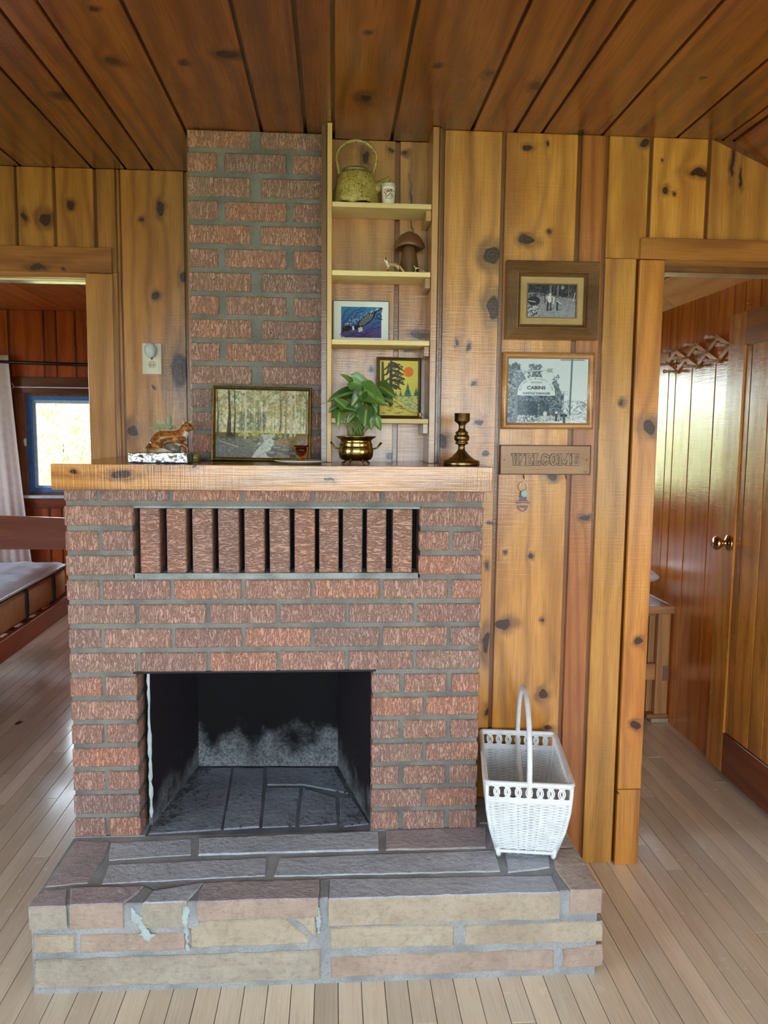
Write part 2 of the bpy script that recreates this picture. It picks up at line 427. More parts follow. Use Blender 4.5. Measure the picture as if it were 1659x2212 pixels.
M_ssoot = stonemat('sooty_stone_top', (196, 202, 210), (178, 184, 192), (146, 150, 158))
M_splum = stonemat('plum_stone_top', (188, 176, 174), (166, 156, 158), (138, 130, 132))
M_sbrown = stonemat('brown_stone_top', (192, 178, 168), (170, 158, 152), (140, 130, 124))
M_sdark = stonemat('firebox_floor_stone', (146, 152, 164), (124, 130, 142), (96, 100, 110))
def soot(name, zash, c=(12, 13, 15)):
    t = NT(name); P = t.coords(); sep = t.n('ShaderNodeSeparateXYZ'); t.L(P, sep.inputs[0])
    n1 = t.noise(P, 9, 5, 0.6); n2 = t.noise(P, 120, 4, 0.7)
    hz = t.math('ADD', sep.outputs[2], t.math('MULTIPLY', t.math('SUBTRACT', n1, 0.5), -0.42))
    a = t.mr(hz, zash, zash+0.17, 1.0, 0.0)
    a = t.math('MULTIPLY', a, t.mr(n2, 0.35, 0.62, 0.35, 1.0))
    base = t.mix(t.math('MULTIPLY', a, 0.8), lin(c), lin((150, 156, 160)))
    return t.set(base, 0.8, 0, t.bump(n2, 0.3, 0.003), 0, 0.25)
M_sootback = soot('soot_black_with_ash', 0.0)
M_sootside = soot('soot_plate', -0.06, (34, 28, 34))
M_steel = plain('dark_steel', (40, 40, 42), 0.5, 0.6)
M_black = plain('black', (10, 10, 11), 0.85, spec=0.2)
M_caulk = plain('white_caulk', (206, 222, 224), 0.7, bump=0.4)
def metalmat(name, col, rough, var=0.15):
    t = NT(name); P = t.coords(); n = t.noise(P, 40, 3)
    return t.set(t.mix(t.mr(n, 0.35, 0.7), lin(col), tuple(v*(1-var*2) for v in lin(col)[:3])+(1,)), t.math('MULTIPLY_ADD', n, 0.12, rough-0.05), 1.0)
M_brass = metalmat('polished_brass', (184, 168, 104), 0.16)
M_brassold = metalmat('aged_brass', (140, 118, 76), 0.28)
M_knob = metalmat('knob_brass', (224, 196, 140), 0.14)
M_silver = metalmat('silver_metal', (200, 198, 190), 0.25)
def foilmat():
    t = NT('crumpled_foil'); P = t.coords()
    v = t.n('ShaderNodeTexVoronoi', feature='F1'); v.inputs['Scale'].default_value = 45; t.L(t.vm('ADD', P, t.vm('MULTIPLY', t.noise(P, 40, 2, col=True), (.02, .02, .02))), v.inputs['Vector'])
    return t.set(lin((214, 222, 228)), 0.3, 1.0, t.bump(t.math('ADD', v.outputs['Distance'], t.noise(P, 60, 2)), 0.45, 0.006))
M_foil = foilmat()
def glassmat(name, col=(255, 255, 255), rough=0.0):
    t = NT(name); t.set(lin(col), rough, 0, None, None, 0.5, 1.0, ior=1.45); return t.m
M_amberglass = glassmat('amber_glass', (226, 132, 22))
def panemat(name):
    """thin window glass: clear, with a mirror sheen that grows towards grazing angles"""
    t = NT(name); tr = t.n('ShaderNodeBsdfTransparent'); gl = t.n('ShaderNodeBsdfGlossy'); gl.inputs['Roughness'].default_value = 0.02
    fr = t.n('ShaderNodeFresnel'); fr.inputs['IOR'].default_value = 1.5; mx = t.n('ShaderNodeMixShader')
    t.L(fr.outputs[0], mx.inputs[0]); t.L(tr.outputs[0], mx.inputs[1]); t.L(gl.outputs[0], mx.inputs[2]); t.L(mx.outputs[0], t.out.inputs[0])
    return t.m
M_pane = panemat('window_glass')
def printmat(name, rough=0.5, coat=0.0):
    t = NT(name); a = t.n('ShaderNodeAttribute'); a.attribute_name = 'ink'
    return t.set(a.outputs['Color'], rough, 0, None, coat, 0.3, coat_r=0.04)
M_print = printmat('printed_paper'); M_printgl = printmat('print_behind_glass', 0.7, 0.17)
M_white = plain('white_paint', (238, 240, 240), 0.45, var=0.03)
M_wick = plain('white_wicker_paint', (236, 242, 244), 0.45, var=0.05, bump=0.3, bscale=300)
M_curtain = plain('curtain_cloth', (236, 220, 214), 0.9, var=0.04, bump=0.2, bscale=500)
M_redwood = wood('stained_bed_wood', (176, 82, 32), (156, 66, 22), (116, 42, 12), 'z', 'y', rk=0, grain=0.5, blotch=0.15, rough=0.3)
M_redwoodx = wood('stained_headboard_wood', (158, 88, 54), (142, 74, 42), (104, 50, 26), 'z', 'x', rk=0, grain=0.5, blotch=0.15, rough=0.35)
M_tick = plain('mattress_tan_cloth', (206, 158, 104), 0.85, var=0.06, bump=0.3, bscale=400)
M_quilt = plain('mattress_quilt', (222, 232, 246), 0.8, var=0.05, bump=0.5, bscale=120)
M_darkcloth = plain('dark_tape', (44, 38, 38), 0.8)
M_blue = plain('blue_window_paint', (64, 128, 206), 0.4)
M_blueL = plain('pale_window_paint', (214, 232, 246), 0.4)
M_rod = plain('black_rod', (22, 20, 24), 0.35)
M_plate = plain('outlet_ivory', (226, 220, 196), 0.35, var=0.02)
M_plug = plain('plug_in_white', (206, 212, 212), 0.4, var=0.03)
M_darkhole = plain('slot_black', (20, 18, 16), 0.6)
M_leaf0 = None
print('materials ok')

def grid_boards(parent, cuts, make, gap=0.009):
    """cuts: list of (a0, a1) board spans"""
    for a0, a1 in cuts: make(a0, a1)
# ================================================================== SETTING
def knots(P, ax, al, lst):
    I = {'x': 0, 'y': 1, 'z': 2}; r = []
    for px, py, rx, ry in lst:
        c = P(px, py); a = abs(P(px+rx, py)[I[ax]]-c[I[ax]]); l = abs(P(px, py+ry)[I[al]]-c[I[al]])
        r.append((c[I[ax]], c[I[al]], max(a, .002), max(l, .002)))
    return r
YR, YL, YN = 0.196, 0.65, 0.30
# ---- floor: solid base and one object per strip piece
floor = struct('floor', B(-3.0, -4.8, -0.12, 3.0, 4.0, -0.012), M_floorback)
rf = random.Random(3)
W0 = 0.0608; x = 0.0478-W0*50
fm = {}
npl = 0
k = 0
while x < 2.98:
    x0 = x; x1 = x+W0; x = x1; k += 1
    if x1 < -2.98: continue
    ys = [-4.79]; 
    yy = rf.uniform(-1.05, -0.45)
    under = x0 > -0.02 and x1 < 1.46
    while yy < 3.9:
        ys.append(yy); yy += rf.uniform(0.75, 1.9)
        if under and yy > -0.3: break
        if x0 < -1.95 or x0 > 2.5: break
    ys.append(3.99)
    for a, b in zip(ys[:-1], ys[1:]):
        hx = (x1-x0)/2-0.0009
        key = round(b-a, 2)
        o = obj('plank', B(-hx, a+0.0008-(a+b)/2, -0.016, hx, b-0.0008-(a+b)/2, 0.0, c=0.0007), M_floor, floor, loc=((x0+x1)/2, (a+b)/2, rf.uniform(-0.0004, 0.0004)))
        npl += 1
print('floor planks', npl)
# a wall of boards: backing slab + recessed groove + one object per board
def boards_x(parent, cuts, y, z0, z1, mats, depth=0.009, th=0.012, g=0.0, name='plank'):
    for i, (a, b) in enumerate(cuts):
        m = mats[i] if isinstance(mats, (list, tuple)) else mats
        zz = z1(a, b) if callable(z1) else z1
        if isinstance(zz, tuple):
            mb = MB(); zl, zr = zz
            mb.convex([(a, y, z0), (b, y, z0), (b, y, zr), (a, y, zl), (a, y+th, z0), (b, y+th, z0), (b, y+th, zr), (a, y+th, zl)],
                      [(0, 1, 2, 3), (4, 5, 6, 7), (0, 1, 5, 4), (1, 2, 6, 5), (2, 3, 7, 6), (3, 0, 4, 7)])
        else: mb = B(a, y, z0, b, y+th, zz, c=0.0018)
        obj(name, mb, m, parent)
XK, SL = 2.0, -0.62          # ceiling breaks at XK and slopes down
def zc(x): return H if x <= XK else H+SL*(x-XK)
pr = lambda px, py: PY(px, py, YR)
pl = lambda px, py: PY(px, py, YL)
XD = 1.788                    # hall opening, edge of the casing
# right wall
wr = MB()
wr.box(1.056, YR+0.0105, 0.0, XD-0.02, YN+0.06, H)
wr.convex([(XD-0.03, YR+0.0105, 1.99), (2.42, YR+0.0105, 1.99), (2.42, YR+0.0105, zc(2.42)), (XK, YR+0.0105, H), (XD-0.03, YR+0.0105, H),
           (XD-0.03, YN+0.06, 1.99), (2.42, YN+0.06, 1.99), (2.42, YN+0.06, zc(2.42)), (XK, YN+0.06, H), (XD-0.03, YN+0.06, H)],
          [(0, 1, 2, 3, 4), (5, 6, 7, 8, 9), (0, 1, 6, 5), (1, 2, 7, 6), (2, 3, 8, 7), (3, 4, 9, 8), (4, 0, 5, 9)])
wr.convex([(2.42, YR+.0105, 0), (3.0, YR+.0105, 0), (3.0, YR+.0105, zc(3.0)), (2.42, YR+.0105, zc(2.42)), (2.42, YN+.06, 0), (3.0, YN+.06, 0), (3.0, YN+.06, zc(3.0)), (2.42, YN+.06, zc(2.42))],
          [(0, 1, 2, 3), (4, 5, 6, 7), (0, 1, 5, 4), (1, 2, 6, 5), (2, 3, 7, 6), (3, 0, 4, 7)])
wall_right = struct('wall_right', wr, M_back)
def wb(n, kl, **kw): return wallwood('amber_pine_%s' % n, knots(pr, 'x', 'z', kl), **kw)
e = lambda px: PY(px, 400, YR).x
cuts = [(e(960), e(1083)), (e(1092), e(1246)), (e(1256), e(1306)), (e(1314), e(1400.5)), (e(1409), e(1526)), (e(1534), e(1690)), (e(1700), e(1850)), (e(1858), e(2010)), (e(2018), e(2160))]
mats = [wb('a', [(1062, 552, 20, 20), (1066, 662, 16, 26), (988, 740, 5, 6), (1012, 750, 4, 7), (1020, 825, 5, 6), (1034, 912, 8, 7), (1046, 980, 8, 7), (955, 955, 12, 18), (1057, 1130, 7, 3), (1052, 1222, 5, 8), (1050, 1390, 8, 26), (1052, 1535, 4, 8)], rk=0.0, blotch=0.55, light=(218, 156, 72)),
        wb('b', [(1141, 317, 11, 9), (1183, 313, 4, 5), (1139, 519, 15, 11), (1186, 502, 4, 5), (1192, 1030, 12, 8), (1094, 1193, 4, 4), (1146, 1197, 5, 5), (1086, 1347, 17, 13), (1168, 1339, 4, 4), (1172, 1500, 13, 10), (1182, 1573, 10, 6)], rk=0.0, light=(222, 158, 68)),
        wb('c', [(1262, 1116, 12, 7)], rk=0.0, light=(186, 116, 48), mid=(160, 88, 30), grain=1.7),
        wb('d', [(1391, 307, 9, 9), (1343, 870, 5, 6)], rk=0.0),
        wb('e', [(1438, 411, 7, 8), (1508, 372, 22, 9), (1458, 417, 3, 4), (1432, 350, 2, 2)], rk=0.0, blotch=0.6),
        wb('f', [(1583, 345, 5, 42), (1602, 385, 3, 22)], rk=0.0, blotch=0.55), M_wall, M_wall, M_wall]
for i, (a, b) in enumerate(cuts):
    z0 = 0.0 if i < 4 else 1.99
    if i == 3: boards_x(wall_right, [(a, PY(1377, 700, YR-0.012).x-.0065)], YR, 0.0, 1.99, mats[i]); z0 = 1.991
    zt = (zc(a), zc(b)) if b > XK else H
    boards_x(wall_right, [(a, b)], YR, z0, zt, mats[i])
# boards under the header are cut at the opening; casing of the hall opening
cas = lambda n, kl: wood('casing_pine_'+n, (214, 146, 62), (190, 116, 38), (130, 66, 18), knots=knots(lambda a, b: PY(a, b, YR-0.012), 'x', 'z', kl), rk=0.0, rough=0.3, coat=0.3, blotch=0.4)
tr1 = struct('trim_1', B(XD-0.018, YR-0.003, 0.0, XD, YN+0.06, 1.975), M_trim)
z_j = PY(1355, 1701, YR).z
xc0 = PY(1377, 700, YR-0.012).x
obj('casing', B(xc0, YR-0.014, z_j+0.001, XD+0.001, YR+0.001, 1.985, c=0.0015), cas('a', [(1402, 922, 15, 17), (1380, 1385, 10, 9), (1372, 1567, 11, 9)]), tr1)
obj('casing', B(xc0, YR-0.014, 0.0, XD+0.001, YR+0.001, z_j-0.001, c=0.0015), cas('b', [(1335, 1714, 2, 2)]), tr1)
tr2 = struct('trim_2', B(XD-0.018, YR-0.003, 1.972, 2.42, YN+0.06, 1.992), M_trimh)
obj('header_casing', B(xc0, YR-0.016, 1.987, 2.52, YR+0.001, 2.052, c=0.0015), M_trimh, tr2)
obj('stop_strip', B(XD, YR+0.03, 1.958, 2.41, YR+0.075, 1.975, c=0.003), M_back, tr2)
# niche back wall
wn = struct('wall_niche', B(0.66, YN+0.0105, 1.2, 1.12, YN+0.06, H), M_back)
en = lambda px, py=500: PY(px, py, YN).x
boards_x(wn, [(0.745, en(853)), (en(863), 1.10)], YN, 1.2, H,
         [wallwood('niche_pine_a', knots(lambda a, b: PY(a, b, YN), 'x', 'z', [(790, 340, 9, 18), (828, 815, 7, 9), (800, 800, 5, 6), (846, 325, 5, 5), (840, 985, 9, 9)]), rk=0, light=(206, 150, 86), mid=(178, 118, 60)),
          wallwood('niche_pine_b', knots(lambda a, b: PY(a, b, YN), 'x', 'z', [(877, 330, 6, 5), (905, 725, 16, 9), (880, 755, 14, 5), (888, 450, 2, 60)]), rk=0, light=(196, 140, 82), mid=(168, 110, 58))])
# left wall (further back) with the bedroom opening
wl = MB()
wl.box(-0.118, YL+0.0105, 0, 0.42, YL+0.12, H); wl.box(-2.4, YL+0.0105, 1.99, -0.118, YL+0.12, H); wl.box(-2.4, YL+0.0105, 0, -0.95, YL+0.12, 2.0)
wall_left = struct('wall_left', wl, M_back)
el = lambda px: PY(px, 450, YL).x
lb = lambda n, kl, **k: wallwood('left_pine_%s' % n, knots(pl, 'x', 'z', kl), rk=0.0, light=(186, 128, 50), mid=(156, 98, 30), dark=(104, 56, 14), **k)
boards_x(wall_left, [(-0.80, -0.586), (-0.578, el(32)), (el(38), el(114)), (el(121), el(202)), (el(209), el(249.5))], YL, 2.0, H,
         [M_wall, lb('a', []), lb('b', [(50, 467, 7, 12), (96, 473, 13, 13)], blotch=0.5), lb('c', [(152, 442, 8, 10)]), lb('d', [])])
boards_x(wall_left, [(-1.3, -0.96)], YL, 0, H, M_wall)
boards_x(wall_left, [(el(209), el(249.5)), (el(252), el(258))], YL, 1.2, 2.0, lb('e', [], grain=1.4))
boards_x(wall_left, [(el(252), el(258))], YL, 2.0, H, lb('e2', []))
boards_x(wall_left, [(el(261), el(397))], YL, 1.2, H, lb('f', [(345, 450, 9, 15), (306, 477, 7, 7), (335, 638, 8, 10), (394, 600, 7, 12), (388, 800, 20, 40), (285, 930, 13, 13), (330, 835, 4, 4)], blotch=0.6, stain=(64, 40, 40)))
boards_x(wall_left, [(el(403), 0.40)], YL, 1.2, H, lb('g', []))
tr3 = struct('trim_3', B(-0.1185, YL-0.004, 0, -0.103, YL+0.122, 1.99), M_trim)
cl = wood('door_casing_pine', (198, 140, 62), (172, 112, 40), (112, 62, 20), rk=0, grain=0.85, blotch=0.2, rough=0.3)
obj('casing', B(-0.1185, YL-0.014, 0.0, -0.0255, YL+0.001, 1.993, c=0.0015), cl, tr3)
tr4 = struct('trim_4', B(-1.0, YL-0.004, 1.978, -0.103, YL+0.122, 1.995), M_trimh)
obj('header_casing', B(-1.1, YL-0.015, 1.995, -0.0255, YL+0.001, 2.082, c=0.0015),
    wood('door_header_pine', (176, 112, 44), (146, 86, 28), (96, 50, 14), 'z', 'x', knots=[(PY(85, 580, YL).z, PY(85, 580, YL).x, .009, .028), (PY(140, 583, YL).z, PY(140, 583, YL).x, .004, .008)], rk=0, grain=0.8), tr4)
obj('stop_strip', B(-0.95, YL+0.03, 1.973, -0.12, YL+0.042, 1.979), M_pale, tr4)  # pale pine puts the lit look of the stop's edge into its colour
# partition pieces that close the step between the walls
tr5 = struct('trim_5', B(0.722, 0.19, 1.35, 0.738, YN+0.01, H), M_back)
cb_ = struct('wall_chimney_back', B(0.30, 0.60, 0, 1.75, 0.66, H), M_back)
# ---- ceiling
ce = MB(); ce.box(-2.4, -4.8, H+0.012, XK, YL+0.06, H+0.03)
ce.convex([(XK, -4.8, H+0.012), (3.0, -4.8, zc(3.0)+0.012), (3.0, YN, zc(3.0)+0.012), (XK, YN, H+0.012), (XK, -4.8, H+0.03), (3.0, -4.8, zc(3.0)+0.03), (3.0, YN, zc(3.0)+0.03), (XK, YN, H+0.03)],
          [(0, 1, 2, 3), (4, 5, 6, 7), (0, 1, 5, 4), (1, 2, 6, 5), (2, 3, 7, 6), (3, 0, 4, 7)])
ceiling = struct('ceiling', ce, M_ceilback)
pc = lambda px, py: PZ(px, py, H)
seams = [-2.4, -2.2, -2.03, -1.84, -1.62, -1.47, -1.28, -1.08, -0.93, -0.75, -0.545, -0.334, -0.09, 0.027, 0.12, 0.304, 0.538, 0.672, 0.756, 0.939, 1.176, 1.309, 1.393, 1.580, 1.815, 1.965, 2.0]
ck = knots(pc, 'x', 'y', [(240, 132, 17, 8), (490, 118, 24, 8), (795, 70, 8, 5), (790, 212, 13, 8), (945, 143, 7, 4), (1055, 160, 8, 6), (1155, 186, 11, 8), (1520, 168, 5, 3), (125, 207, 16, 6), (200, 20, 9, 5), (1250, 290, 12, 5), (395, 134, 7, 4)])
for a, b in zip(seams[:-1], seams[1:]):
    if b-a < 0.01: continue
    kk = [q for q in ck if a <= q[0] <= b]
    if kk: m = wood('ceiling_pine_knotty', (150, 88, 29), (126, 69, 18), (84, 41, 9), 'x', 'y', knots=kk, rk=0.15, blotch=0.35, stain=(58, 32, 18), rough=0.22, coat=0.4)
    elif abs(a-0.756) < .01: m = wood('ceiling_pine_grained', (160, 94, 36), (142, 76, 26), (96, 46, 12), 'x', 'y', knots=ck[2:4], rk=0.0, blotch=0.2, rough=0.24, coat=0.35, grain=1.1)
    else: m = M_ceil
    yend = YL if b < 0.73 else (YN if a < 1.05 else YR+0.012)
    obj('plank', B(a+0.0045, -4.79, H, b-0.0045, yend, H+0.013, c=0.002), m, ceiling)
xx = XK
while xx < 2.98:
    x2 = min(xx+random.choice((.13, .18, .21)), 3.0)
    mb = MB(); a, b = xx+.004, x2-.004
    mb.convex([(a, -4.79, zc(a)), (b, -4.79, zc(b)), (b, YR+.01, zc(b)), (a, YR+.01, zc(a)), (a, -4.79, zc(a)+.013), (b, -4.79, zc(b)+.013), (b, YR+.01, zc(b)+.013), (a, YR+.01, zc(a)+.013)],
              [(0, 1, 2, 3), (4, 5, 6, 7), (0, 1, 5, 4), (1, 2, 6, 5), (2, 3, 7, 6), (3, 0, 4, 7)])
    obj('plank', mb, M_ceil, ceiling); xx = x2
rr = MB(); rr.box(-3.2, -5.0, H+0.031, XK+0.1, 4.3, H+0.16)
rr.convex([(XK, -5.0, H+0.031), (3.4, -5.0, zc(3.4)+0.031), (3.4, 4.3, zc(3.4)+0.031), (XK, 4.3, H+0.031), (XK, -5.0, H+0.2), (3.4, -5.0, zc(3.4)+0.2), (3.4, 4.3, zc(3.4)+0.2), (XK, 4.3, H+0.2)],
          [(0, 1, 2, 3), (4, 5, 6, 7), (0, 1, 5, 4), (1, 2, 6, 5), (2, 3, 7, 6), (3, 0, 4, 7)])
struct('trim_light_block', rr, M_ceilback)  # unseen slab added over the ceilings to block stray sky light
# ---- walls behind the camera and to its sides, with windows
def wall_hole(name, axis, pos, th, a0, a1, z1, holes, mat):
    """solid wall with rectangular holes; axis 'y': spans x; axis 'x': spans y"""
    mb = MB(); holes = sorted(holes); c = a0
    def bx(u0, u1, v0, v1):
        if u1-u0 < 1e-4 or v1-v0 < 1e-4: return
        if axis == 'y': mb.box(u0, pos, v0, u1, pos+th, v1)
        else: mb.box(pos, u0, v0, pos+th, u1, v1)
    for (u0, u1, v0, v1) in holes:
        bx(c, u0, 0, z1); bx(u0, u1, 0, v0); bx(u0, u1, v1, z1); c = u1
    bx(c, a1, 0, z1)
    return struct(name, mb, mat)
def window(name, axis, pos, th, u0, u1, v0, v1, nm, mat, horiz=True, pane=True):
    f = MB(); t = 0.05
    def bx(m, a0, a1, b0, b1, o=0.0, d=None):
        d = th if d is None else d
        if axis == 'y': m.box(a0, pos+o, b0, a1, pos+o+d, b1, c=0.003)
        else: m.box(pos+o, a0, b0, pos+o+d, a1, b1, c=0.003)
    bx(f, u0, u1, v0, v0+t); bx(f, u0, u1, v1-t, v1); bx(f, u0, u0+t, v0+t, v1-t); bx(f, u1-t, u1, v0+t, v1-t)
    wd = struct(name, f, mat)
    for i in range(1, nm):
        u = u0+(u1-u0)*i/nm; g = MB(); bx(g, u-0.035, u+0.035, v0+t, v1-t, th*.3, th*.4); obj('mullion', g, mat, wd)
    if pane:
        g = MB(); bx(g, u0+t, u1-t, v0+t, v1-t, th*.45, 0.004); obj('pane', g, M_pane, wd)
    return wd
wall_hole('wall_behind', 'y', -4.95, 0.15, -2.5, 3.1, 2.5, [(-0.8, 2.7, 0.65, 2.15)], M_wall)
window('window_2', 'y', -4.94, 0.12, -0.8, 2.7, 0.65, 2.15, 3, M_trim, pane=False)
wall_hole('wall_side_left', 'x', -2.55, 0.15, -4.95, 0.8, 2.5, [(-3.7, -1.5, 0.75, 2.05)], M_wall)
window('fill_window_left', 'x', -2.54, 0.12, -3.7, -1.5, 0.75, 2.05, 2, M_trim, pane=False)  # unseen window, added to bring fill light from the left
wall_hole('wall_side_right', 'x', 3.0, 0.15, -4.95, 0.35, 2.0, [(-3.9, -1.9, 0.62, 1.62)], M_wall)
window('fill_window_right', 'x', 3.01, 0.12, -3.9, -1.9, 0.62, 1.62, 2, M_trim, pane=False)  # unseen window, added to brighten the room from the right
# ---- bedroom
YB = 4.0
XW0, XW1, ZW0, ZW1 = PY(57, 900, YB).x, -0.55, PY(60, 1063, YB).z, PY(60, 855, YB).z
wbk = wall_hole('wall_bedroom_back', 'y', YB+0.0105, 0.12, -3.1, 0.5, 2.45, [(XW0, XW1, ZW0, ZW1)], M_back)
eb = lambda px: PY(px, 720, YB).x
bc = [-2.55, -2.32, -2.12, -1.95, eb(17), eb(23), eb(93), eb(96.5), eb(120), eb(122), eb(160.5), eb(164), eb(205), -0.98, -0.80, -0.62, -0.45, -0.2, 0.0, 0.25]
sp_ = [(-2.75, -2.56), (-2.55, -2.33), (-2.32, -2.13), (-2.12, -1.96), (-1.95, eb(16)), (eb(23), eb(92)), (eb(97), eb(119.5)), (eb(122.5), eb(160)), (eb(164.5), eb(205)), (eb(208), -0.90), (-0.89, -0.72), (-0.71, -0.5), (-0.49, -0.3), (-0.29, 0.0), (0.01, 0.3)]
for a, b in sp_:
    if b < XW0-0.005 or a > XW1+0.005: boards_x(wbk, [(a, b)], YB, 0, H, M_bedwall)
    else:
        boards_x(wbk, [(a, b)], YB, ZW1+0.11, H, M_bedwall); boards_x(wbk, [(a, b)], YB, 0, ZW0-0.05, M_bedwall)
wsl = struct('wall_bedroom_side', B(0.34, 0.77, 0, 0.44, YB+0.13, 2.45), M_bedwall)
wall_hole('wall_bedroom_left', 'x', -3.15, 0.15, 0.6, YB+0.13, 2.45, [(1.6, 2.8, 0.95, 1.95)], M_bedwall)
struct('wall_bedroom_front', B(-3.1, 0.66, 0, -2.4, 0.78, 2.45), M_bedwall)
cbd = struct('ceiling_bedroom', B(-3.1, YL+0.12, H+0.012, 0.34, YB+0.1, H+0.03), M_ceilback)
sb = [-3.0, -2.78, -2.55, -2.33, -2.12, PZ(0, 625, H).x]+[PZ(px, py, H).x for px, py in ((95, 669), (155, 672), (185, 642))]+[-0.86, -0.66, -0.46, -0.2, 0.02, 0.33]
sb = sorted(sb)
for a, b in zip(sb[:-1], sb[1:]): obj('plank', B(a+.003, YL+.125, H, b-.003, YB, H+.013, c=.0015), M_bedceil, cbd)
# bedroom window: brown casing indoors, blue painted frame outside, glass
wn1 = MB(); cs = 0.075
wn1.box(XW0-cs, YB-0.02, ZW0-0.02, XW0-0.004, YB+0.011, ZW1+0.02, c=.002)
wn1.box(XW1+0.004, YB-0.02, ZW0-0.02, XW1+cs, YB+0.011, ZW1+0.02, c=.002)
window_1 = struct('window_1', wn1, wood('window_casing_pine', (150, 84, 34), (124, 62, 22), (78, 34, 8), rk=0))
obj('head_casing', B(XW0-0.11, YB-0.024, ZW1+0.02, XW1+0.11, YB+0.011, ZW1+0.145, c=.002), wood('window_head_pine', (128, 66, 24), (104, 48, 14), (60, 26, 6), 'z', 'x', rk=0.3), window_1)
obj('apron', B(XW0-0.09, YB-0.02, ZW0-0.125, XW1+0.09, YB+0.011, ZW0-0.045, c=.002), wood('window_apron_pine', (150, 66, 20), (122, 48, 10), (76, 28, 4), 'z', 'x', rk=0.2), window_1)
obj('sill', B(XW0-0.10, YB-0.06, ZW0-0.045, XW1+0.1, YB+0.02, ZW0-0.022, c=.003), M_blueL, window_1)
fb = MB()
for (a, b, c_, d) in ((XW0, XW0+.03, ZW0, ZW1), (XW1-.03, XW1, ZW0, ZW1), (XW0+.03, XW1-.03, ZW0, ZW0+.03), (XW0+.03, XW1-.03, ZW1-.03, ZW1)): fb.box(a, YB+0.02, c_, b, YB+0.10, d)
obj('outer_frame', fb, M_blue, window_1)
fb = MB()
for (a, b, c_, d) in ((XW0+.03, XW0+.055, ZW0+.03, ZW1-.03), (XW1-.055, XW1-.03, ZW0+.03, ZW1-.03), (XW0+.055, XW1-.055, ZW0+.03, ZW0+.05), (XW0+.055, XW1-.055, ZW1-.055, ZW1-.03)): fb.box(a, YB+0.05, c_, b, YB+0.085, d)
obj('sash', fb, M_blueL, window_1)
obj('pane', B(XW0+.055, YB+.066, ZW0+.05, XW1-.055, YB+.069, ZW1-.055), M_pane, window_1)
pt = PY(55, 955, YB-0.02); mb = MB(); mb.box(pt.x-.006, YB-0.036, pt.z-.03, pt.x+.008, YB-0.018, pt.z+.03, c=.003); mb.box(pt.x-.004, YB-0.05, pt.z-.008, pt.x+.012, YB-0.034, pt.z+.02, c=.003)
obj('latch', mb, M_plate, window_1)
# ---- hall behind the right opening
XH = 2.45; YH = 3.5
def hz(x): return H+SL*(x-XK) if x > XK else H
wh = struct('wall_hall_right', B(XH+0.0105, YN, 0, XH+0.12, YH+0.1, 2.2), M_back)
eh = lambda px, py: PX(px, py, XH).y
ph = [(eh(px, 690)) for px in (1450.7, 1466, 1501, 1552, 1584, 1608)]
hb = sorted([0.32, 0.50, 0.68, 0.80]+ph+[1.95, 2.12, 2.3, 2.52, 2.7, 2.95, 3.2, 3.5])
for a, b in zip(hb[:-1], hb[1:]):
    if b-a < 0.015: continue
    obj('plank', B(XH, a+.0035, 0, XH+.012, b-.0035, hz(XH)+0.006, c=.0018), M_hall, wh)
wall_hole('wall_hall_back', 'y', YH, 0.12, 0.44, XH+.1, 2.45, [(0.52, 2.36, 0.98, 1.95)], M_hallx)
window('window_5', 'y', YH+.01, 0.1, 0.52, 2.36, 0.98, 1.95, 2, M_trim)
ch = MB(); ch.box(0.44, YN+0.06, H+.012, XK, YH+.1, H+.03)
ch.convex([(XK, YN+.06, H+.012), (XH+.1, YN+.06, hz(XH+.1)+.012), (XH+.1, YH+.1, hz(XH+.1)+.012), (XK, YH+.1, H+.012), (XK, YN+.06, H+.03), (XH+.1, YN+.06, hz(XH+.1)+.03), (XH+.1, YH+.1, hz(XH+.1)+.03), (XK, YH+.1, H+.03)],
          [(0, 1, 2, 3), (4, 5, 6, 7), (0, 1, 5, 4), (1, 2, 6, 5), (2, 3, 7, 6), (3, 0, 4, 7)])
cha = struct('ceiling_hall', ch, M_ceilback)
for a, b in ((0.45, .65), (.65, .9), (.9, 1.1), (1.1, 1.35), (1.35, 1.5), (1.5, 1.75), (1.75, 2.0)): obj('plank', B(a+.004, YN+.065, H, b-.004, YH, H+.013, c=.002), M_hallceil, cha)
for a, b, ya, yb in ((2.0, 2.13, YN+.065, YH), (2.13, 2.30, YN+.065, YH), (2.30, 2.455, 1.58, YH), (2.30, 2.455, YN+.065, 1.575)):
    mb = MB(); a += .004; b -= .004
    mb.convex([(a, ya, hz(a)), (b, ya, hz(b)), (b, yb, hz(b)), (a, yb, hz(a)), (a, ya, hz(a)+.013), (b, ya, hz(b)+.013), (b, yb, hz(b)+.013), (a, yb, hz(a)+.013)],
              [(0, 1, 2, 3), (4, 5, 6, 7), (0, 1, 5, 4), (1, 2, 6, 5), (2, 3, 7, 6), (3, 0, 4, 7)])
    obj('plank', mb, M_hallceil, cha)
struct('wall_hall_left', B(0.44, 0.66, 0, 0.50, YH+.1, 2.45), M_hallx)
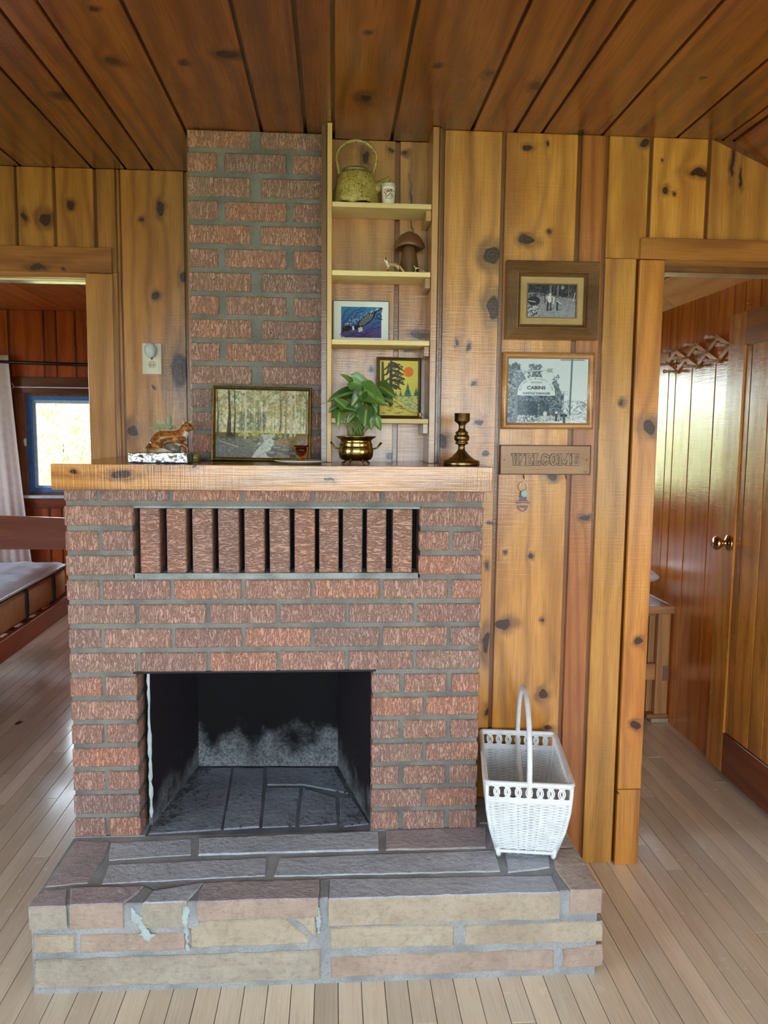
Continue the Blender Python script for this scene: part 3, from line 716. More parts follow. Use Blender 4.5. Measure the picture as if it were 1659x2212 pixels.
# door against the hall wall: frame of stile and rails, recessed vertical planks, brass knob
ds = PX(1584, 700, XH-.03).y; de = PX(1617, 745, XH-.03).y; dt = PX(1617, 672, XH-.03).z; dt2 = PX(1617, 745, XH-.03).z
db2 = PX(1555, 1572, XH-.03).z
Dm = wood('door_pine', (224, 152, 66), (200, 126, 44), (138, 76, 22), 'y', 'z', knots=[], rk=0.45, rough=0.25, coat=0.4)
door_1 = struct('door_1', B(XH-0.034, 0.34, 0.035, XH-0.008, ds-.004, dt-.004), M_back)
obj('stile', B(XH-0.045, de, 0.02, XH-0.006, ds, dt, c=.0015), Dm, door_1)
obj('top_rail', B(XH-0.045, 0.33, dt2, XH-0.006, de-.001, dt, c=.0015), wood('door_rail_pine', (200, 122, 48), (172, 98, 32), (116, 56, 14), 'z', 'y', rk=0.2), door_1)
obj('bottom_rail', B(XH-0.045, 0.33, 0.02, XH-0.006, de-.001, db2, c=.0015), wood('door_foot_pine', (150, 74, 26), (122, 54, 14), (80, 32, 6), 'z', 'y', rk=0.2), door_1)
yy = de
for wv in (0.045, 0.135, 0.10, 0.12, 0.13):
    y2 = yy-wv
    if y2 < 0.345: break
    obj('plank', B(XH-0.037, y2+.003, db2+.002, XH-0.03, yy-.003, dt2-.002, c=.0015), Dm, door_1); yy = y2
kp = PX(1575, 1173, XH-.045)
kb = MB(); kb.lathe([(0.0, 0), (0.033, 0), (0.033, .006), (.024, .012), (.012, .018), (.011, .03), (.02, .036), (.028, .046), (.029, .056), (.022, .066), (0.0, .069)], n=24)
kb.xform(Matrix.Translation(kp) @ Matrix.Rotation(-PI/2, 4, 'Y'))
obj('door_knob', kb, M_knob, door_1, smooth=True, fix=True)
# hinge pin glints and a hook on the hall wall

# ================================================================== FIREPLACE
C_, ZB, BH, LB, MJ = 0.07142, 1.22734, 0.0574, 0.19125, 0.0105
HB = (1.2-5*LB-6*MJ)/2
ZH = 0.243
fireplace = thing('fireplace', 'wide red brick fireplace with sooty firebox under a wooden mantel', 'fireplace', (0.6, 0, ZH))
_bc = {}
rb = random.Random(11)
def bricks(parent, px0, x0, x1, z0, z1, y0, depth, vert=False, name='brick'):
    """one brick object; meshes shared between alike bricks; parent's origin px0"""
    L = x1-x0; Hh = z1-z0
    key = (round(L, 3), round(Hh, 3), round(depth, 3), vert)
    if key not in _bc:
        mb = MB()
        if vert: mb.box(-Hh/2, -depth/2, -L/2, Hh/2, depth/2, L/2, c=0.003)
        else: mb.box(-L/2, -depth/2, -Hh/2, L/2, depth/2, Hh/2, c=0.003)
        _bc[key] = mesh('brick', mb, M_brick)
    o = bpy.data.objects.new(name, _bc[key]); COL.objects.link(o); o.parent = parent
    c = Vector(((x0+x1)/2, y0+depth/2, (z0+z1)/2))-Vector(px0)
    o.location = c+Vector((rb.uniform(-.0006, .0006), rb.uniform(-.0012, .0012), rb.uniform(-.0006, .0006)))
    o.rotation_euler = (rb.uniform(-.006, .006), (PI/2 if vert else 0)+rb.uniform(-.004, .004), rb.uniform(-.004, .004))
    return o
F0 = (0.6, 0, ZH)
def fb_(x0, x1, k, dy=0, zt=None, dep=0.09):
    zt_ = ZB-k*C_; bricks(fireplace, F0, x0, x1, zt_-BH, zt_ if zt is None else zt, dy, dep)
def rowA(k, zt=None):
    x = 0.0
    for L in [HB]+[LB]*5+[HB]: fb_(x, x+L, k, zt=zt); x += L+MJ
def rowB(k):
    x = 0.0
    for i in range(6): fb_(x, x+LB, k); x += LB+MJ
rowA(-1, zt=1.276)
VX0, VX1 = 0.2035, 1.012
for k in range(3):
    if k % 2 == 0: fb_(0, LB, k); fb_(VX1, 1.2, k)
    else:
        fb_(0, HB, k); fb_(HB+MJ, LB, k); h = (1.2-VX1-.0115)/2; fb_(VX1, VX1+h, k); fb_(1.2-h, 1.2, k)
rowA(3); rowB(4); rowA(5); rowB(6)
FX0, FX1 = LB, 0.8765
for k in range(7, 14):
    if k % 2 == 1:
        fb_(0, HB, k); fb_(HB+MJ, FX0, k)
        a = [PY(px, 1530, 0).x for px in (863, 872.5, 964, 974)]
        fb_(FX1, a[0], k); fb_(a[1], a[2], k); fb_(a[3], 1.2, k)
    else:
        fb_(0, FX0, k); a = [PY(px, 1530, 0).x for px in (914, 922)]
        fb_(FX1, a[0], k); fb_(a[1], 1.2, k)
# soldier bricks of the warm-air vent
for px0, px1 in ((302, 344.5), (360, 402), (415.5, 458.5), (471.5, 516), (528, 571), (582, 625.5), (636, 680), (689.5, 731.5), (740.5, 782.5), (793, 834.5), (849, 890.5)):
    xa_, xb_ = PY(px0, 1170, .004).x, PY(px1, 1170, .004).x
    cx = (xa_+xb_)/2; hw = (xb_-xa_)/2
    L = 0.187; z0 = 1.033
    key = 'soldier'
    if key not in _bc:
        mb = MB(); mb.box(-L/2, -.04, -.0285, L/2, .04, .0285, c=0.003); _bc[key] = mesh('brick', mb, M_brick)
    o = bpy.data.objects.new('brick', _bc[key]); COL.objects.link(o); o.parent = fireplace
    o.location = (cx-F0[0], 0.046+rb.uniform(-.002, .002), z0+L/2-F0[2]); o.rotation_euler = (rb.uniform(-.01, .01), PI/2+rb.uniform(-.006, .006), 0); o.scale = (1, 1, hw/.0285)
# mortar body with the vent slot and the firebox opening left open
ym, yb_ = 0.0055, 0.60
mb = MB(); ox, oz = 0.6, ZH
def mbx(x0, y0, z0, x1, y1, z1, c=0): mb.box(x0-ox, y0, z0-oz, x1-ox, y1, z1-oz, c)
mbx(0.004, ym, ZH+.001, FX0-.004, yb_, 1.276); mbx(FX1+.004, ym, ZH+.001, 1.196, .193, 1.018); mbx(VX1+.004, ym, 1.018, 1.196, .193, 1.276)
mbx(FX1+.004, .19, ZH+.001, 1.05, yb_, 1.276)
mbx(FX0-.004, ym, .742, FX1+.004, .115, 1.018); mbx(FX0-.004, ym, 1.222, VX1+.005, .12, 1.276)
mbx(FX0-.004, .105, 1.0, 1.1, .115, 1.26)
obj('mortar', mb, M_mortar, fireplace)
mb = MB()
mbx(VX0-.012, 0.003, 1.016, VX1-.002, 0.10, 1.0325); mbx(VX0-.012, 0.002, 1.2215, VX1, 0.1, 1.2275)
obj('vent_ledge', mb, mortarmat('pale_mortar', (168, 178, 174), (126, 132, 128)), fireplace)
mb = MB(); mbx(VX0, .086, 1.03, VX1, .1, 1.225); obj('vent_shade_panel', mb, M_black, fireplace)  # solid black panel stands in for the shade deep in the vent
# wire mesh behind the soldier bricks
mb = MB(); z = 1.04
while z < 1.222: mb.box(VX0-ox, .0835, z-oz, VX1-ox, .0845, z+.0006-oz); z += .0075
x = VX0+.003
while x < VX1: mb.box(x-ox, .083, 1.03-oz, x+.0006-ox, .084, 1.222-oz); x += .0065
tag(obj('wire_mesh', mb, M_steel, fireplace), kind='stuff')
# firebox: steel lintel, sooty plates, ash-stained back
mb = MB(); mbx(FX0-.012, 0.0045, .7345, FX1+.012, .11, .7425, .001); obj('lintel', mb, M_steel, fireplace)
bl_, br_ = Vector((0.281, 0.474, 0)), Vector((0.779, 0.452, 0))
def slabv(a, b, z0, z1, th):
    d = (b-a).normalized(); n = Vector((-d.y, d.x, 0))*th
    q = MB(); P4 = [a, b, b+n, a+n]
    q.convex([(p.x-ox, p.y, z0-oz) for p in P4]+[(p.x-ox, p.y, z1-oz) for p in P4], [(0, 1, 2, 3), (4, 5, 6, 7), (0, 1, 5, 4), (1, 2, 6, 5), (2, 3, 7, 6), (3, 0, 4, 7)]); return q
fl, fr_ = Vector((0.2145, 0.058, 0)), Vector((FX1-.004, 0.055, 0))
obj('side_plate', slabv(bl_, fl, ZH+.0005, .76, -.012), M_sootside, fireplace)
obj('side_plate', slabv(fr_, br_, ZH+.0005, .76, -.012), M_sootside, fireplace)
obj('back_plate', slabv(br_, bl_, ZH+.0005, 1.0, -.02), M_sootback, fireplace)
mb = MB(); mbx(.2, .11, .90, .9, .5, .93); obj('smoke_chamber', mb, M_black, fireplace)
mb = MB(); pts = []; rr_ = random.Random(5)
for i in range(26):
    z = ZH+.03+(.735-ZH-.03)*i/25; pts.append((0.2115-ox+rr_.uniform(-.001, .001), 0.050, z-oz))
mb.tube(pts, [0.0045+rr_.uniform(-.0022, .0028)*(1 if i < 20 else .6) for i in range(26)], 6)
obj('caulk_bead', mb, M_caulk, fireplace)
# ------------------------------------------------------------------ chimney
XA, XB, Y1, ZC = 0.31213, 0.7238, 0.25638, 2.28861
chimney = thing('chimney', 'narrow red brick chimney breast rising from the mantel to the ceiling', 'chimney', ((XA+XB)/2, Y1, 1.349))
CH0 = ((XA+XB)/2, Y1, 1.349)
LC = 0.190; HC = 0.0905
for k in range(-1, 14):
    zt = ZC-k*C_; zb_ = max(zt-BH, 1.3495)
    if k == -1: zt = H-0.002
    if zt-zb_ < .006: continue
    if k % 2 == 1 or k == -1:
        bricks(chimney, CH0, XA, XA+LC, zb_, zt, Y1, .09); bricks(chimney, CH0, XB-LC, XB, zb_, zt, Y1, .09)
    else:
        m = (XB-XA-2*HC-LC)/2
        bricks(chimney, CH0, XA, XA+HC, zb_, zt, Y1, .09); bricks(chimney, CH0, XA+HC+m, XB-HC-m, zb_, zt, Y1, .09); bricks(chimney, CH0, XB-HC, XB, zb_, zt, Y1, .09)
mb = MB(); mb.box(XA+.004-CH0[0], .0055, .0005, XB-.003-CH0[0], .34, H-.001-CH0[2]); obj('mortar', mb, M_mortar, chimney)
# ------------------------------------------------------------------ mantel
MZ0, MZ1, MY = 1.277, 1.3485, -0.06
mxl, mxr = PY(109.5, 1030, MY).x, PY(1064, 1040, MY).x
mantel = thing('mantel_shelf', 'thick honey pine mantel shelf lying across the brick fireplace', 'mantel shelf', ((mxl+mxr)/2, MY, MZ0))
mo = Vector(((mxl+mxr)/2, MY, MZ0))
def mloc(mb): return mb.xform(Matrix.Translation(-mo))
fasc = mloc(B(mxl, MY, MZ0, mxr, MY+.028, MZ1, c=.0016))
M_mantel2 = M_mantel
# fascia keeps world-space knots through an offset of its own mesh
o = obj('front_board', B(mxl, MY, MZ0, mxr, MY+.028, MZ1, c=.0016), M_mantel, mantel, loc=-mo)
mb = MB()
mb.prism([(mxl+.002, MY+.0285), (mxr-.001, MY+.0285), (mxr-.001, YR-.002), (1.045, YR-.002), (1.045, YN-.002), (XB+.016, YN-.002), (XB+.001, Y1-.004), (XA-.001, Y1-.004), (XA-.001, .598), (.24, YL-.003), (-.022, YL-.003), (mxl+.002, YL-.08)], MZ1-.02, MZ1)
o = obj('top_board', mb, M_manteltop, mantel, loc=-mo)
# ------------------------------------------------------------------ hearth of stone slabs
hearth = thing('hearth', 'low raised hearth of grey and buff stone slabs before the fireplace', 'hearth', (0.735, -0.15, 0))
ho = Vector((0.735, -0.15, 0))
hx = lambda px, py: PZ(px, py, ZH)
def hobj(name, mb, mats): return obj(name, mb, mats, hearth, loc=-ho)
mb = MB(); mb.box(-.002, -.3295, 0, 1.466, 0.0, ZH-.0035); mb.box(1.19, -.01, 0, 1.463, YR-.002, ZH-.004); mb.box(.0, 0, .0, FX0+.012, .59, .242); mb.box(FX1-.002, 0, .0, 1.195, .19, .242)
hobj('mortar', mb, M_stonemortar)
mb = MB(); mb.box(FX0+.0125, .0005, .0, FX1-.0025, .49, ZH-.0045); hobj('sooty_mortar', mb, M_darkmortar)
rs = random.Random(21)
import mathutils.noise as mn
def nz0(a, b): return mn.noise(Vector((a*120, b*120, 0)))
def resample0(P3, n):
    L = [0]
    for a, b_ in zip(P3[:-1], P3[1:]): L.append(L[-1]+(b_-a).length)
    out = []; j = 0
    for i in range(n):
        s_ = L[-1]*i/(n-1)
        while j < len(L)-2 and L[j+1] < s_: j += 1
        out.append(P3[j].lerp(P3[j+1], (s_-L[j])/max(1e-9, L[j+1]-L[j])))
    return out
def dense(poly, step=.035, j=.0018, keep=()):
    out = []
    n = len(poly)
    for i in range(n):
        a = Vector(poly[i]); b = Vector(poly[(i+1) % n]); m = max(1, int((b-a).length/step)); d = (b-a); nrm = Vector((-d.y, d.x)).normalized() if d.length > 0 else Vector((0, 0))
        for q in range(m):
            p = a+d*(q/m)
            if q: p = p+nrm*rs.uniform(-j, j)
            else: p = p+Vector((rs.uniform(-j, j), rs.uniform(-j, j)))*.6
            out.append((p.x, p.y))
    return out
def top_stone(pix, m, z0=.205, ms=None, zt=None):
    poly = [tuple(hx(a, b)[:2]) for a, b in pix]
    mb = MB(); zt = ZH+rs.uniform(-.002, .002) if zt is None else zt
    mb.prism(dense(poly), z0, zt, c=.002, mi=0, mi_side=1 if ms else 0)
    hobj('stone', mb, [m, ms] if ms else m)
top_stone([(163, 1815), (236, 1818), (224, 1852), (190, 1906), (97, 1914)], M_splum, ms=M_sgrey)
top_stone([(240, 1819), (414, 1811), (413, 1845), (235, 1857)], M_ssoot)
top_stone([(430, 1811), (817, 1796), (817, 1835), (429, 1846)], M_ssoot)
top_stone([(834, 1795), (1050, 1787), (1050, 1831), (834, 1835)], M_splum)
top_stone([(236, 1867), (575, 1852), (573, 1890), (219, 1908)], M_ssoot)
top_stone([(604, 1852), (1070, 1836), (1080, 1881), (592, 1892)], M_ssoot)
top_stone([(1090, 1838), (1183, 1838), (1188, 1873), (1098, 1884)], M_ssoot)
top_stone([(1064, 1790), (1215, 1777), (1243, 1829), (1068, 1830)], M_sbrown, ms=M_sgrey)
# right column and the bricks behind the basket
mb = MB(); poly = [(hx(1195, 1836)[0], hx(1195, 1836)[1]), (1.468, -.13), (1.474, -.337), (hx(1234, 1928)[0], -.337), (hx(1200, 1876)[0], hx(1200, 1876)[1])]
mb.prism(dense(poly), .178, ZH+.001, c=.003, mi=0, mi_side=1); hobj('stone', mb, [M_sbrown, M_spink])
mb = MB(); mb.prism(dense([(1.215, .025), (1.465, .03), (1.466, .19), (1.215, .19)]), .2, ZH, c=.003); hobj('stone', mb, M_sbrown)
# front row: slabs whose faces show above the middle course
def front_slab(pix, zlow, mt, mf, yf=-.335):
    poly = [(hx(a, b)[0], max(hx(a, b)[1], -.3385)) for a, b in pix]; mb = MB()
    mb.prism(dense(poly, .03, .0022), zlow, ZH+rs.uniform(-.002, .003), c=.003, mi=0, mi_side=1)
    hobj('stone', mb, [mt, mf])
fz = lambda py, px=400: PY(px, py, -.33).z
front_slab([(98, 1920), (146, 1918), (138, 1964), (62, 1958), (70, 1940)], fz(2003, 100), M_splum, M_sgrey)
front_slab([(152, 1918), (312, 1914), (296, 1930), (262, 1961), (144, 1965)], fz(2003, 200), M_splum, M_spink)
front_slab([(330, 1924), (440, 1906), (398, 1961), (304, 1963)], fz(2000, 350), M_ssoot, M_sgrey)
front_slab([(439, 1906), (690, 1899), (688, 1952), (422, 1961)], fz(1980, 550), M_splum, M_spink)
front_slab([(712, 1897), (1190, 1890), (1211, 1930), (710, 1946)], fz(1991, 950)+.004, M_ssoot, M_sbuff)
def face_stone(px0, px1, pt0, pt1, pb0, pb1, m, y=-.33, dep=.05, poly=None):
    """front-face stone given by its outline in the front plane"""
    if poly is None: poly = [(px0, pt0), (px1, pt1), (px1, pb1), (px0, pb0)]
    q = [(PY(a, b, y).x, PY(a, b, y).z) for a, b in poly]
    mb = MB(); mb.prism(dense(q, .022, .0026), 0, dep, c=.0035)
    mb.xform(Matrix.Translation((0, y+dep, 0)) @ Matrix.Rotation(PI/2, 4, 'X'))
    hobj('stone', mb, m)
face_stone(70, 162, 2021, 2019, 2061, 2060, M_sbuff, -.335)
face_stone(174, 400, 2020, 2014, 2058, 2053, M_spink, -.333)
face_stone(0, 0, 0, 0, 0, 0, M_sbuff, -.334, poly=[(411, 1992), (618, 1984), (672, 2035), (660, 2041), (411, 2049)])
face_stone(0, 0, 0, 0, 0, 0, M_sbuff, -.334, poly=[(634, 1985), (682, 1980), (685, 2029)])
face_stone(712, 980, 2005, 1998, 2052, 2045, M_sbuff, -.334)
face_stone(1003, 1302, 1998, 1990, 2043, 2036, M_sbuff, -.332)
face_stone(74, 693, 2076, 2054, 2137, 2117, M_sgrey, -.335)
face_stone(714, 1197, 2066, 2051, 2114, 2095, M_spink, -.332)
face_stone(1215, 1303, 2050, 2043, 2092, 2088, M_spink, -.333)
# mortar filling and a white plaster run between the front slabs
for pix in ([(262, 1962), (314, 1912), (334, 1922), (303, 1964)], [(397, 1962), (432, 1914), (442, 1908), (424, 1961)], [(690, 1952), (690, 1899), (712, 1897), (710, 1946)], [(1211, 1930), (1192, 1892), (1198, 1874), (1236, 1928)]):
    poly = [(hx(a, b)[0], max(hx(a, b)[1], -.3345)) for a, b in pix]; mb = MB(); mb.prism(dense(poly, .03, .001), fz(2003), ZH-.0015, c=.003); hobj('mortar_joint', mb, M_stonemortar)
M_plaster = plain('pale_plaster', (178, 192, 190), .85, bump=.8, bscale=150)
rq = random.Random(31)
for pts_, r_ in (([(283, 1962), (288, 1972), (292, 1984), (304, 1996), (312, 2008), (318, 2022), (322, 2034)], (.004, .010, .015, .006, .010, .013, .003)), ([(402, 1958), (401, 1974), (400, 1992), (402, 2010), (404, 2030), (405, 2052)], (.007, .0085, .005, .0055, .003, .003)), ([(688, 1960), (687, 1978), (688, 1996), (689, 2016)], (.003, .0045, .005, .003)), ([(300, 2018), (316, 2022), (334, 2020)], (.002, .006, .002))):
    P3 = [PY(a, b, -.3365) for a, b in pts_]; P3 = resample0(P3, 26); 
    rr2 = [np.interp(i/25, np.linspace(0, 1, len(r_)), r_)*rq.uniform(.7, 1.25) for i in range(26)]
    m2 = MB(); m2.tube([(p.x, 0, p.z) for p in P3], rr2, 8); m2.v = [(x, y*.28-.3365, z) for x, y, z in m2.v]; m2.v = [(x+nz0(x, z)*.006, y, z+nz0(z, x)*.005) for x, y, z in m2.v]; hobj('plaster_run', m2, M_plaster)
# firebox floor stones
fpts = [([(345, 1665), (430, 1658), (500, 1657), (478, 1790), (322, 1800)],), ([(505, 1657), (570, 1660), (560, 1785), (483, 1790)],), ([(575, 1700), (647, 1700), (638, 1783), (566, 1786)],), ([(655, 1700), (726, 1722), (728, 1778), (646, 1783)],), ([(735, 1722), (760, 1722), (797, 1778), (733, 1785)],), ([(576, 1657), (722, 1659), (752, 1712), (655, 1694), (578, 1694)],)]
for (pp,) in fpts:
    poly = [tuple(PZ(a, b, ZH)[:2]) for a, b in pp]; mb = MB(); mb.prism(dense(poly, .05, .001), .22, ZH-.001+rs.uniform(-.0015, .0015), c=.002); hobj('stone', mb, M_sdark)
# ash and cinders lying in the firebox
mb = MB(); ra = random.Random(9)
for i in range(420):
    t = ra.random()
    if i % 3: a_, b_ = fl+(bl_-fl)*t, 1
    else: a_, b_ = fr_+(br_-fr_)*t, -1
    x_ = a_.x+b_*abs(ra.gauss(.012, .028)); y_ = a_.y+ra.uniform(-.03, .02); r_ = ra.uniform(.0012, .0045)
    if i % 7 == 0: x_, y_ = ra.uniform(.25, .82), ra.uniform(.0, .45)
    if i % 9 == 0: x_, y_ = ra.uniform(.62, .86), ra.uniform(-.01, .12)
    y_ = min(y_, .44)
    mb.ball((x_, y_, ZH+r_*.5), (r_, r_*ra.uniform(.6, 1), r_*.6), 5)
tag(obj('cinders', mb, plain('cinder', (52, 54, 58), .8)), 'grey cinders and ash grit scattered on the firebox floor', 'ash', kind='stuff')
# ------------------------------------------------------------------ built-in shelf unit
su = thing('shelf_unit', 'pale pine open shelf unit of four shelves beside the chimney', 'shelf unit', (0.9, 0.17, MZ1))
so = Vector((0.9, 0.17, MZ1))
def sobj(name, mb, m): return obj(name, mb, m, su, loc=-so)
sobj('side_panel', B(.7395, .168, MZ1+.0005, .7535, YN-.003, H-.0015, c=.001), M_palev)
Mrs = wood('old_upright_pine', (186, 140, 84), (160, 112, 58), (110, 66, 28), rk=0.1, blotch=.4, rough=.3)
sobj('side_panel', B(1.0555, .172, MZ1+.0005, 1.0745, YN-.003, H-.0015, c=.001), Mrs)
sobj('side_panel', B(1.0765, .18, MZ1+.0005, 1.0845, YN-.003, H-.0015, c=.001), wood('dark_batten_pine', (120, 66, 22), (96, 48, 14), (60, 28, 8), rk=0))
SHZ = [2.129, 1.929, 1.7235, 1.4855]
for z in SHZ:
    sobj('shelf', B(.754, .1705, z-.0145, 1.0535, YN-.003, z, c=.0008), M_pale)
    sobj('cleat', B(1.0385, .185, z-.0455, 1.055, YN-.006, z-.0150, c=.001), Mrs)

# ================================================================== PRINTED PICTURES (ink as colours on a fine grid)
class Canvas:
    def __init__(s, w, h, c): s.w, s.h = w, h; s.a = np.ones((h, w, 3))*np.array(c[:3]); s.Y, s.X = np.mgrid[0:h, 0:w].astype(float)
    def blend(s, m, c, al=1.0): m = np.clip(m, 0, 1)[..., None]*al; s.a = s.a*(1-m)+np.array(c[:3])*m
    def grad(s, c0, c1, y0=0, y1=None):
        y1 = y1 or s.h; t = np.clip((s.Y-y0)/(y1-y0), 0, 1)[..., None]; m = (s.Y >= y0)[..., None]; g = np.array(c0)*(1-t)+np.array(c1)*t; s.a = np.where(m, g, s.a)
    def ell(s, cx, cy, rx, ry, c, al=1, ang=0):
        x, y = s.X-cx, s.Y-cy; ca, sa = math.cos(ang), math.sin(ang); u = x*ca+y*sa; v = -x*sa+y*ca
        d = np.sqrt((u/rx)**2+(v/ry)**2); s.blend((1-d)*min(rx, ry)+.5, c, al)
    def dabs(s, n, box, r, cols, rng, al=.8, ang=None):
        for _ in range(n):
            cx = rng.uniform(box[0], box[2]); cy = rng.uniform(box[1], box[3]); q = rng.uniform(*r); x0, x1, y0, y1 = int(max(0, cx-q*2)), int(min(s.w, cx+q*2+1)), int(max(0, cy-q*2)), int(min(s.h, cy+q*2+1))
            if x1 <= x0 or y1 <= y0: continue
            a = rng.uniform(0, PI) if ang is None else ang; X = s.X[y0:y1, x0:x1]-cx; Y = s.Y[y0:y1, x0:x1]-cy
            u = X*math.cos(a)+Y*math.sin(a); v = -X*math.sin(a)+Y*math.cos(a); d = np.sqrt((u/q/1.5)**2+(v/q/.8)**2)
            m = np.clip((1-d)*q+.4, 0, 1)[..., None]*al; s.a[y0:y1, x0:x1] = s.a[y0:y1, x0:x1]*(1-m)+np.array(rng.choice(cols))*m
    def line(s, pts, wd, c, al=1):
        if not isinstance(wd, (list, tuple)): wd = [wd]*len(pts)
        for (p, q, w0, w1) in zip(pts[:-1], pts[1:], wd[:-1], wd[1:]):
            dx, dy = q[0]-p[0], q[1]-p[1]; L = dx*dx+dy*dy+1e-9; t = np.clip(((s.X-p[0])*dx+(s.Y-p[1])*dy)/L, 0, 1)
            d = np.hypot(s.X-p[0]-t*dx, s.Y-p[1]-t*dy); s.blend((w0+(w1-w0)*t)/2-d+.5, c, al)
    def poly(s, pts, c, al=1):
        ins = np.zeros_like(s.X, bool); n = len(pts)
        for i in range(n):
            (x0, y0), (x1, y1) = pts[i], pts[(i+1) % n]
            if y0 == y1: continue
            ins ^= ((s.Y < y0) != (s.Y < y1)) & (s.X < (x1-x0)*(s.Y-y0)/(y1-y0)+x0)
        s.blend(ins.astype(float), c, al)
    def noise(s, amp, rng): s.a = np.clip(s.a+rng.normal(0, amp, (s.h, s.w, 1)), 0, 255)
def canvas_mesh(name, cv, x0, z0, x1, z1, y):
    h, w_ = cv.h, cv.w
    xs = np.linspace(x0, x1, w_); zs = np.linspace(z1, z0, h); X, Z = np.meshgrid(xs, zs)
    co = np.stack([X, np.full_like(X, y), Z], -1).reshape(-1, 3)
    me = bpy.data.meshes.new(name); i = np.arange((h-1)*(w_-1)); r = i//(w_-1); c = i % (w_-1); a = r*w_+c
    f = np.stack([a, a+w_, a+w_+1, a+1], -1).astype(np.int32)
    me.vertices.add(len(co)); me.vertices.foreach_set('co', co.ravel()); me.loops.add(f.size); me.loops.foreach_set('vertex_index', f.ravel())
    me.polygons.add(len(f)); me.polygons.foreach_set('loop_start', np.arange(len(f), dtype=np.int32)*4)
    me.update(calc_edges=True)
    at = me.color_attributes.new('ink', 'FLOAT_COLOR', 'POINT'); c8 = np.clip(cv.a/255., 0, 1).reshape(-1, 3)
    l = np.where(c8 <= .04045, c8/12.92, ((c8+.055)/1.055)**2.4); at.data.foreach_set('color', np.concatenate([l, np.ones((len(l), 1))], 1).astype(np.float32).ravel())
    return me
_tm = {}
def text_mesh(body, size, depth=.0004, offset=0.0, align='CENTER', bold=0.0, shear=0):
    cu = bpy.data.curves.new('lettering', 'FONT'); cu.body = body; cu.size = size; cu.extrude = depth; cu.offset = offset; cu.align_x = align; cu.align_y = 'CENTER'; cu.shear = shear; cu.resolution_u = 3
    o = bpy.data.objects.new('lettering', cu); COL.objects.link(o); dg = bpy.context.evaluated_depsgraph_get()
    me = bpy.data.meshes.new_from_object(o.evaluated_get(dg)); bpy.data.objects.remove(o); return me
def put_text(parent, body, size, loc, mat, rotz=0.0, offset=0.0, depth=.0003, sx=1.0, shear=0, name='lettering'):
    me = text_mesh(body, size, depth, offset, shear=shear); me.materials.clear(); me.materials.append(mat)
    o = bpy.data.objects.new(name, me); COL.objects.link(o); o.parent = parent; o.location = loc
    o.rotation_euler = (Matrix.Rotation(PI/2, 3, 'X') @ Matrix.Rotation(rotz, 3, 'Z')).to_euler(); o.scale = (sx, 1, 1); return o
class RG(random.Random): pass
def hang(name, label, cat, quad, y, group=None, tilt=True):
    """empty at the lower centre of a hung frame; returns it with width and height from its four corners"""
    q = [PY(a, b, y) for a, b in quad]; wd = ((q[1]-q[0]).length+(q[2]-q[3]).length)/2; ht = ((q[3]-q[0]).length+(q[2]-q[1]).length)/2
    c = sum(q, Vector())/4; ang = math.atan2((q[1]-q[0]+q[2]-q[3]).z, (q[1]-q[0]+q[2]-q[3]).x)
    t = thing(name, label, cat, (c.x, y, c.z)); t.rotation_euler = (0, -ang, 0); return t, wd/2, ht/2
# ---- framed black-and-white photograph, wide ribbed frame with linen mat
t, hw, hh = hang('framed_photo', 'wide ribbed brown frame with linen mat around a photo of a man holding fish', 'picture frame', ((1095, 561), (1296, 567), (1290, 734), (1091, 733)), YR-.018)
Mrib = wood('ribbed_frame_wood', (132, 98, 60), (104, 74, 42), (60, 38, 20), 'z', 'x', rk=0, grain=.3, blotch=.1, saw=.2, coat=0)
pf = [(0, .0165), (0, -.004)]
for i in range(9): pf += [(.003+i*.0036, -.008+(i/9)*.003), (.0048+i*.0036, -.0062+(i/9)*.003)]
pf += [(.037, -.006), (.039, .001), (.0405, -.001), (.043, .002), (.0445, .0), (.047, .006), (.047, .0165)]
mb = MB(); mb.frame(-hw, -hh, hw, hh, pf); obj('frame', mb, Mrib, t, fix=True)
Mlin = plain('linen_mat', (196, 170, 118), .9, var=.05, bump=.8, bscale=900)
mb = MB(); mb.frame(-hw+.0465, -hh+.0465, hw-.0465, hh-.0465, [(0, .012), (0, .006), (.0205, .006), (.0205, .012)]); obj('linen_mat', mb, Mlin, t, fix=True)
mb = MB(); mb.frame(-hw+.066, -hh+.066, hw-.066, hh-.066, [(0, .012), (0, .004), (.0035, .004), (.0045, .012)]); obj('inner_fillet', mb, Mrib, t, fix=True)
g = RG(4); npg = np.random.default_rng(4)
cv = Canvas(170, 124, (120, 128, 132)); cv.grad((118, 124, 128), (150, 158, 164), 44)
cv.poly([(0, 0), (170, 0), (170, 52), (120, 46), (60, 32), (0, 30)], (44, 48, 52))
cv.dabs(260, (0, 0, 170, 45), (1, 4), [(24, 26, 28), (60, 66, 70), (84, 90, 94), (38, 42, 44)], g)
for x, w2 in ((78, 1.6), (82, 2), (104, 2), (108, 1.4), (144, 1.6), (92, 1)): cv.line([(x, 0), (x-1, 30+w2*8)], w2, (170, 176, 178), .8)
cv.ell(122, 10, 6, 8, (150, 156, 158), .8)
cv.dabs(1500, (0, 42, 170, 124), (.6, 1.6), [(92, 98, 102), (190, 198, 202), (160, 168, 172), (120, 126, 130), (66, 70, 74)], g, .55)
cv.ell(22, 62, 22, 18, (34, 37, 40), .9); cv.dabs(150, (0, 78, 44, 120), (1, 2.6), [(230, 236, 238), (30, 32, 34), (80, 86, 90)], g)
cv.line([(4, 62), (28, 66)], 2.2, (220, 226, 228)); cv.line([(20, 84), (42, 88)], 2, (230, 236, 238)); cv.line([(166, 30), (160, 60)], 2.2, (220, 226, 228)); cv.line([(150, 0), (170, 30)], 1, (130, 134, 136), .6)
